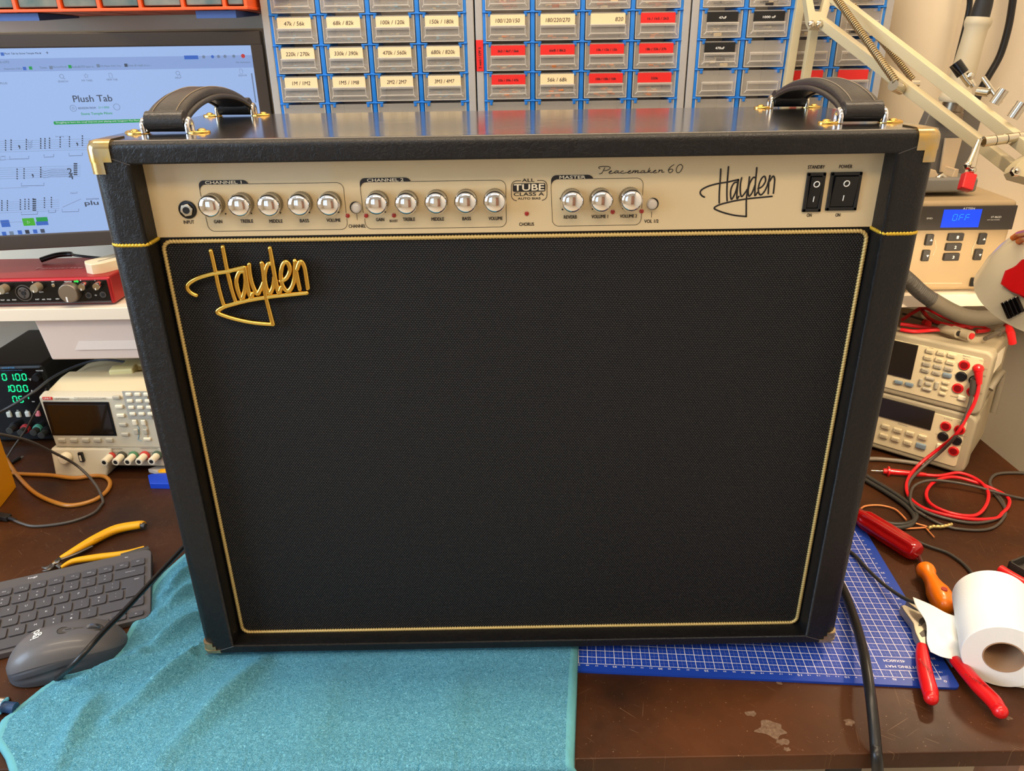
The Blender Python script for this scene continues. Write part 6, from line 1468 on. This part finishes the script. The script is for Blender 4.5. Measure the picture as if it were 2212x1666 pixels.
cable('amber_cable', 'translucent amber cable looping on the bench before the cream power supply', [Pz(u, v, .0040) for u, v in ((10, 985), (24, 1008), (45, 1036), (80, 1068), (130, 1089), (165, 1091), (205, 1080), (230, 1062), (238, 1044), (228, 1031), (205, 1028), (160, 1033), (110, 1027), (60, 1025), (20, 1023))], .0034, mat('amber_cable_jacket', (176, 116, 40), .3, coat=.4, bump=(600, .5, .001)))
cable('grey_cable', 'thin grey cable leaning up against the black power supply', [Pz(13, 992, .004), Pz(30, 965, .02), Pz(55, 930, .05), Py(75, 893, .46), Py(92, 862, .5), Py(100, 840, .54)], .0016, GREYWIRE)
cable('dark_cable', 'dark cable rising from the left edge over both power supplies', [Py(-20, 900, .40), Py(5, 888, .40), Py(40, 868, .41), Py(75, 845, .43), Py(110, 818, .47), Py(150, 797, .50), Py(200, 780, .52), Py(240, 778, .52), Py(300, 787, .52), Py(360, 795, .52)], .0021, mat('bluish_cable', (56, 62, 70), .4))
t = empty('jumper_plug', 'small black two-pin jumper plug lying beside the yellow box', 'plug', (0, 0, 0)); mb = MB(); a, b = Pz(25, 1000, .003), Pz(43, 989, .003); bar(mb, a, b, .0028, .0024); mb.make('plug_body', BLACKP, t); mb = MB(); d = (b-a).normalized(); mb.cyl(b, b+d*.006, .0007, seg=6); mb.cyl(b+Vector((.002, -.001, 0)), b+d*.006+Vector((.002, -.001, 0)), .0007, seg=6); mb.cyl(a, a-d*.004, .0012, seg=6); mb.make('plug_pin', STEEL, t)
t = empty('blue_peg', 'blue plastic piece lying on the bench beside the amplifier and power supply', 'plastic piece', (0, 0, 0)); mb = MB(); P = [Pz(u, v, 0) for u, v in ((322, 1038), (330, 1035), (420, 1030), (420, 1058), (326, 1056))]; mb.prism([(p.x, p.y) for p in P], .0005, .010, bev=.001); mb.make('peg_body', mat('royal_blue_plastic', (20, 66, 190), .4), t)
mb = MB(); P = [Pz(u, v, 0) for u, v in ((322, 1021), (345, 1012), (400, 1012), (400, 1030), (345, 1027))]; mb.prism([(p.x, p.y) for p in P], .0005, .007, bev=.001); tag(mb.make('white_wedge', mat('grey_white_wedge', (206, 196, 184), .5)), 'small pale plastic wedge behind the blue plastic piece', 'plastic piece')
mb = MB(); P = [Pz(u, v, 0) for u, v in ((344, 1031), (352, 1027), (380, 1027), (380, 1034), (346, 1034))]; mb.prism([(p.x, p.y) for p in P], .0102, .0125, bev=.0005); tag(mb.make('yellow_chip', YELLOWP), 'tiny yellow plastic chip on the blue plastic piece', 'plastic piece')
# connector at the left frame edge
t = empty('jack_plug', 'chrome audio plug at the lower left edge beside the towel', 'plug', (0, 0, 0)); mb = MB(); mb.prof(Pz(-60, 1520, .0105), Pz(24, 1527, .0105), [(.0080, 0), (.0085, .03), (.0090, .0305), (.0090, .0380), (.0072, .0386)], 24); mb.make('plug_shell', CHROME, t); mb = MB(); mb.cyl(Pz(-10, 1525, .0105), Pz(34, 1530, .0085), .0058); mb.make('plug_neck', mat('blue_neck', (30, 60, 100), .4), t)
# ------------------------------------------------------------------ screwdrivers
t = empty('red_screwdriver', 'screwdriver with translucent red ribbed handle beside the cutting mat', 'screwdriver', (0, 0, 0))
a, b = Pz(1985, 1196, .0150), Pz(1845, 1108, .0150)
RT = mat('translucent_red_acetate', (200, 10, 16), .1, trans=.45, coat=.6, ior=1.48)
mb = MB(); L = (a-b).length; mb.prof(a, b, [(.004, 0), (.0105, .0012), (.0130, .005), (.0136, .012), (.0136, L*.5), (.0132, L*.8), (.0100, L*.9), (.0090, L)], 48, wob=lambda i, j: (1+.07*math.cos(6*2*PI*i/48)) if 3 <= j <= 5 else 1); mb.make('handle', RT, t, smooth=50)
mb = MB(); d = (b-a).normalized(); mb.cyl(b, b+d*.07, .0032); mb.make('shaft', STEEL, t)
t = empty('orange_screwdriver', 'screwdriver with glossy orange lobed handle, lying between red one and paper roll', 'screwdriver', (0, 0, 0))
a, b = Pz(1996, 1226, .0165), Pz(2050, 1322, .0145); L = (b-a).length
mb = MB(); mb.prof(a, b, [(.004, 0), (.0100, L*.01), (.0112, L*.05), (.0112, L*.12), (.0086, L*.18), (.0090, L*.32), (.0110, L*.44), (.0135, L*.54), (.0142, L*.66), (.0140, L*.78), (.0122, L*.89), (.0082, L*.97), (.003, L)], 36, wob=lambda i, j: (1+.07*math.cos(3*2*PI*i/36)) if 4 <= j <= 10 else 1); hd_ = mb.make('handle', ORANGEP, t, smooth=60)
mb = MB(); c = a+(b-a)*.72; u_ = Vector((0, 0, 1)); mb.cyl(c+u_*.0115, c+u_*.0152, .0036, seg=16); mb.make('hang_hole', mat('hole_red', (150, 30, 10), .5), hd_)
mb = MB(); d = (a-b).normalized(); mb.cyl(a, Pz(1981, 1192, .0035), .0028, .0024); mb.make('shaft', STEEL, t)
# ------------------------------------------------------------------ paper roll
c0 = Vector((.860, -.050, .0405)); yw = -.42; t = empty('paper_roll', 'white paper roll lying on its side at the right edge, open core facing front', 'paper roll', c0, yw)
LEN = .100; prof = [(.0195, 0), (.0385, 0), (.0395, .0012), (.0395, LEN-.0012), (.0385, LEN), (.0195, LEN)]
TR_ = Matrix.Rotation(-PI/2, 4, 'X')
mb = MB(); mb.lathe([(r, z) for r, z in prof], 64, TR_, caps=False); mb.lathe([(.0195, LEN), (.0195, 0)], 40, TR_, caps=False); mb.make('paper_winding', TISSUE, t, smooth=50)
mb = MB(); mb.lathe([(.0193, -.0004), (.0183, -.0004), (.0183, LEN), (.0193, LEN), (.0193, -.0004)], 40, TR_, caps=False); mb.make('cardboard_core', CARDB, t)
def sheet(mb, P, seed, amp_=.001):
    n = len(P); c = sum((Vector(p) for p in P), Vector())/n
    V = [Vector(p) for p in P]+[c]; V2 = [v-Vector((0, 0, .0006)) for v in V]
    F = [(i, (i+1) % n, n) for i in range(n)]; mb.mesh(V+V2, F+[(b_+n+1, a_+n+1, c_+n+1) for a_, b_, c_ in F]+[(i, (i+1) % n, (i+1) % n+n+1, i+n+1) for i in range(n)])
def patch(rows):
    """grid surface through rows of points"""
    mb = MB(); R_ = [cat_rom(r, 6) for r in rows]; R2 = []
    for i in range(len(R_[0])): R2.append(cat_rom([r[i] for r in R_], 6))
    nu, nv = len(R2), len(R2[0]); V = [p for r in R2 for p in r]
    F = [(i*nv+j, i*nv+j+1, (i+1)*nv+j+1, (i+1)*nv+j) for i in range(nu-1) for j in range(nv-1)]
    mb.mesh(V, F); return mb
Z = lambda u, v, z: Pz(u, v, z)
mb = patch([[Z(1972, 1290, .0300), Z(2010, 1306, .0300), Z(2048, 1326, .0300), Z(2082, 1335, .0340)],
            [Z(1980, 1312, .0275), Z(2020, 1338, .0270), Z(2052, 1352, .0280), Z(2084, 1365, .0250)],
            [Z(2000, 1345, .0235), Z(2025, 1365, .0240), Z(2055, 1378, .0300), Z(2086, 1392, .0180)],
            [Z(2002, 1385, .0200), Z(2026, 1398, .0215), Z(2056, 1404, .0190), Z(2088, 1404, .0120)],
            [Z(2010, 1408, .0190), Z(2035, 1419, .0200), Z(2062, 1424, .0160), Z(2090, 1424, .0095)]])
o = mb.make('torn_sheet', TISSUE, t, smooth=60); o.matrix_parent_inverse = (Matrix.Translation(c0) @ Matrix.Rotation(yw, 4, 'Z')).inverted()
sm = o.modifiers.new('thickness', 'SOLIDIFY'); sm.thickness = .0006
mb = patch([[Z(2090, 1455, .0012), Z(2140, 1474, .0012), Z(2230, 1490, .0012)], [Z(2110, 1440, .0016), Z(2150, 1450, .0012), Z(2230, 1455, .0014)], [Z(2120, 1400, .0012), Z(2160, 1400, .0010), Z(2240, 1400, .0012)]])
o = mb.make('loose_sheet', TISSUE, t, smooth=60); o.matrix_parent_inverse = (Matrix.Translation(c0) @ Matrix.Rotation(yw, 4, 'Z')).inverted(); sm = o.modifiers.new('thickness', 'SOLIDIFY'); sm.thickness = .0006
# ------------------------------------------------------------------ red-handled side cutters
RP_ = empty('side_cutters', 'steel side cutters with two red dipped handles, half covered by the torn paper', 'side cutters', (0, 0, 0))
zt_ = .0135
mb = MB(); grip(mb, [(1992, 1396), (1993, 1420), (1999, 1455), (2008, 1490), (2011, 1508)], [.0058, .0072, .0080, .0084, .0070], zt_, .85); e = Pz(2011, 1508, zt_); mb.sphere(e, .0074, 14); h1 = mb.make('red_handle', REDP, RP_, smooth=60)
mb = MB(); grip(mb, [(2062, 1425), (2085, 1450), (2115, 1484), (2145, 1514), (2160, 1536)], [.0062, .0078, .0084, .0086, .0074], zt_, .85); e = Pz(2160, 1536, zt_); mb.sphere(e, .0078, 14); h2 = mb.make('red_handle', REDP, RP_, smooth=60)
mb = MB(); fit(mb, 'KNIPEX', tuple(Pz(2000, 1440, .0212)), .022, .0028, R=Matrix.Rotation(-1.45, 4, 'Z')); mb.make('grip_lettering', mat('dark_red_ink', (110, 6, 10), .5), h1, smooth=0)
mb = MB(); fit(mb, 'KNIPEX', tuple(Pz(2108, 1470, .0215)), .022, .0028, R=Matrix.Rotation(-.95, 4, 'Z')); mb.make('grip_lettering', mat('dark_red_ink', (110, 6, 10)), h2, smooth=0)
mb = MB()
def plate(mb, pl, z0, z1, bev=.0012):
    P = [Pz(u, v, z1) for u, v in pl]; mb.prism([(p.x, p.y) for p in P], z0, z1, bev=bev)
ST2 = mat('plier_steel', (176, 168, 150), .34, .85)
plate(mb, [(1946, 1308), (1952, 1318), (1972, 1346), (1976, 1366), (1984, 1382), (1994, 1398), (2003, 1395), (2006, 1384), (2008, 1372), (2018, 1364), (2032, 1358), (2028, 1340), (1998, 1326), (1974, 1316), (1954, 1306)], .0070, .0170); mb.make('cutter_jaw', ST2, RP_)
mb = MB(); plate(mb, [(1958, 1298), (1976, 1300), (1990, 1306), (1996, 1318), (1988, 1322), (1966, 1306)], .0065, .0150); plate(mb, [(2010, 1340), (2045, 1372), (2066, 1420), (2060, 1432), (2040, 1405), (2015, 1372)], .0065, .0140); mb.make('cutter_jaw', ST2, RP_)
mb = MB(); c = Pz(2012, 1352, .017); mb.prof(c, c+Vector((0, 0, 1)), [(.0068, -.001), (.0068, .0016), (.0052, .0024), (.0015, .0026), (0, .0012)], 22); mb.make('pivot_bolt', NICKEL, RP_)
mb = MB(); plate(mb, [(1986, 1368), (1996, 1360), (2006, 1366), (2002, 1374), (1992, 1376)], .0168, .0174, 0); plate(mb, [(1986, 1338), (1996, 1332), (2000, 1342), (1990, 1352), (1984, 1352)], .0168, .0174, 0); mb.make('jaw_recess', mat('dark_steel', (70, 66, 60), .4, .6), RP_)
# ------------------------------------------------------------------ cables on the right
cable('power_cable', 'thick black power cable coming from behind the amplifier over the mat and bench edge', [Pz(1790, 1215, .012), Pz(1822, 1275, .014), Pz(1845, 1335, .018), Pz(1863, 1398, .026), Pz(1871, 1440, .032), Pz(1880, 1500, .030), Pz(1886, 1550, .022), Pz(1890, 1590, .014), Pz(1892, 1615, .0085), Py(1894, 1636, -.1385), Py(1896, 1668, -.142), Py(1899, 1720, -.145), Vector((.70, -.147, -.12)), Vector((.705, -.14, -.35)), Vector((.72, -.12, -.60)), Vector((.76, -.05, -.745))], .0054, BLACKWIRE, seg=14)
cable('grey_cable', 'thin grey cable crossing the mat from the amplifier to under the torn paper', [Pz(u, v, z) for u, v, z in ((1800, 1170, .006), (1842, 1196, .006), (1872, 1228, .008), (1908, 1262, .012), (1945, 1288, .016), (1970, 1300, .020), (1985, 1305, .022))], .0023, mat('charcoal_wire', (52, 50, 46), .45))
for k, dz in enumerate((0, .0)):
    o_ = (0, 0) if k == 0 else (4, 7)
    cable('grey_cable', 'dark grey two-core cable bending in a tight curve beside the red screwdriver, %s core' % ('upper' if k == 0 else 'lower'), [Pz(u-o_[0], v+o_[1], .0045) for u, v in ((1850, 1015), (1880, 1034), (1920, 1058), (1955, 1082), (1975, 1102), (1979, 1118), (1966, 1130), (1935, 1133), (1900, 1126), (1872, 1112), (1850, 1098))], .0034, mat('charcoal_wire', (52, 50, 46)), group=None)
cable('grey_cable', 'thick grey cable lying straight under the front of the lower multimeter', [Pz(u, v, .0045) for u, v in ((1860, 992), (1900, 992), (1950, 997), (1998, 1004))], .0036, mat('light_grey_wire', (120, 110, 96), .4))
cable('grey_cable', 'thin two-core grey cable running from the red screwdriver to behind the paper roll', [Pz(u, v, .003) for u, v in ((1895, 1132), (1925, 1140), (1965, 1162), (2005, 1180), (2045, 1194), (2078, 1216), (2100, 1240), (2112, 1262))], .0022, mat('charcoal_wire', (52, 50, 46)))
cable('grey_cable', 'grey cable following just below the two-core one toward the paper roll', [Pz(u, v, .003) for u, v in ((1985, 1106), (2010, 1122), (2035, 1134), (2062, 1142))], .0021, GREYWIRE)
cable('orange_wire', 'bare copper-orange wire curving beside the bent grey cable', [Pz(u, v, .003) for u, v in ((1855, 1105), (1868, 1094), (1900, 1092), (1930, 1099), (1945, 1110), (1958, 1124))], .0015, mat('copper_wire', (226, 140, 84), .4, .3))
cable('orange_wire', 'copper-orange wire joining the braided tip on the bench', [Pz(u, v, .003) for u, v in ((1930, 1142), (1965, 1142), (2002, 1139), (1985, 1133), (1970, 1129))], .0013, mat('copper_wire', (226, 140, 84)))
cable('orange_wire', 'short frayed copper strand pointing down from the braided tip', [Pz(u, v, .003) for u, v in ((2000, 1141), (2008, 1150), (2018, 1161))], .0010, mat('copper_wire', (226, 140, 84)))
rp = rope(cat_rom([Pz(u, v, .0045) for u, v in ((2004, 1142), (2015, 1138), (2035, 1138), (2056, 1133))], 6), .0024, .006); tag(rp.make('braided_tip', mat('braid', (206, 184, 120), .35, .7)), 'twisted shiny braid tip joining the copper wires on the bench', 'wire')
# small things near the right edge
mb = MB(); mb.tube([Pz(2160, 1230, .008), Pz(2185, 1245, .008), Pz(2215, 1262, .008)], .0062, 12); tag(mb.make('red_tube', REDP), 'red plastic handle end poking out behind the paper roll', 'handle')
t = empty('black_tray', 'small dark grey open tray at the right edge behind the paper roll', 'tray', tuple(Pz(2174, 1231, .0004)), math.radians(24))
mb = MB(); mb.box((0, -.07, 0), (.09, 0, .002)); mb.box((0, -.07, 0), (.0022, 0, .0135)); mb.box((0, -.0022, 0), (.09, 0, .0135)); mb.box((0, -.07, 0), (.09, -.0678, .0135)); mb.box((.0878, -.07, 0), (.09, 0, .0135)); mb.make('tray_body', mat('tray_dark', (58, 54, 50), .5), t)
t = tag(MB().box((-.018, -.004, -.4), (.018, .004, 0)).make('black_strap', BLACKR, smooth=0), 'dark strap hanging under the front of the bench', 'strap'); p = Py(1822, 1662, -.06); t.location = (p.x, -.06, -.0222)
cable('floor_cable', 'dark cable hanging under the bench right of the power cord', [Vector((.80, .1, -.022)), Vector((.80, .07, -.12)), Vector((.83, .05, -.3)), Vector((.84, .05, -.7))], .004, BLACKWIRE)
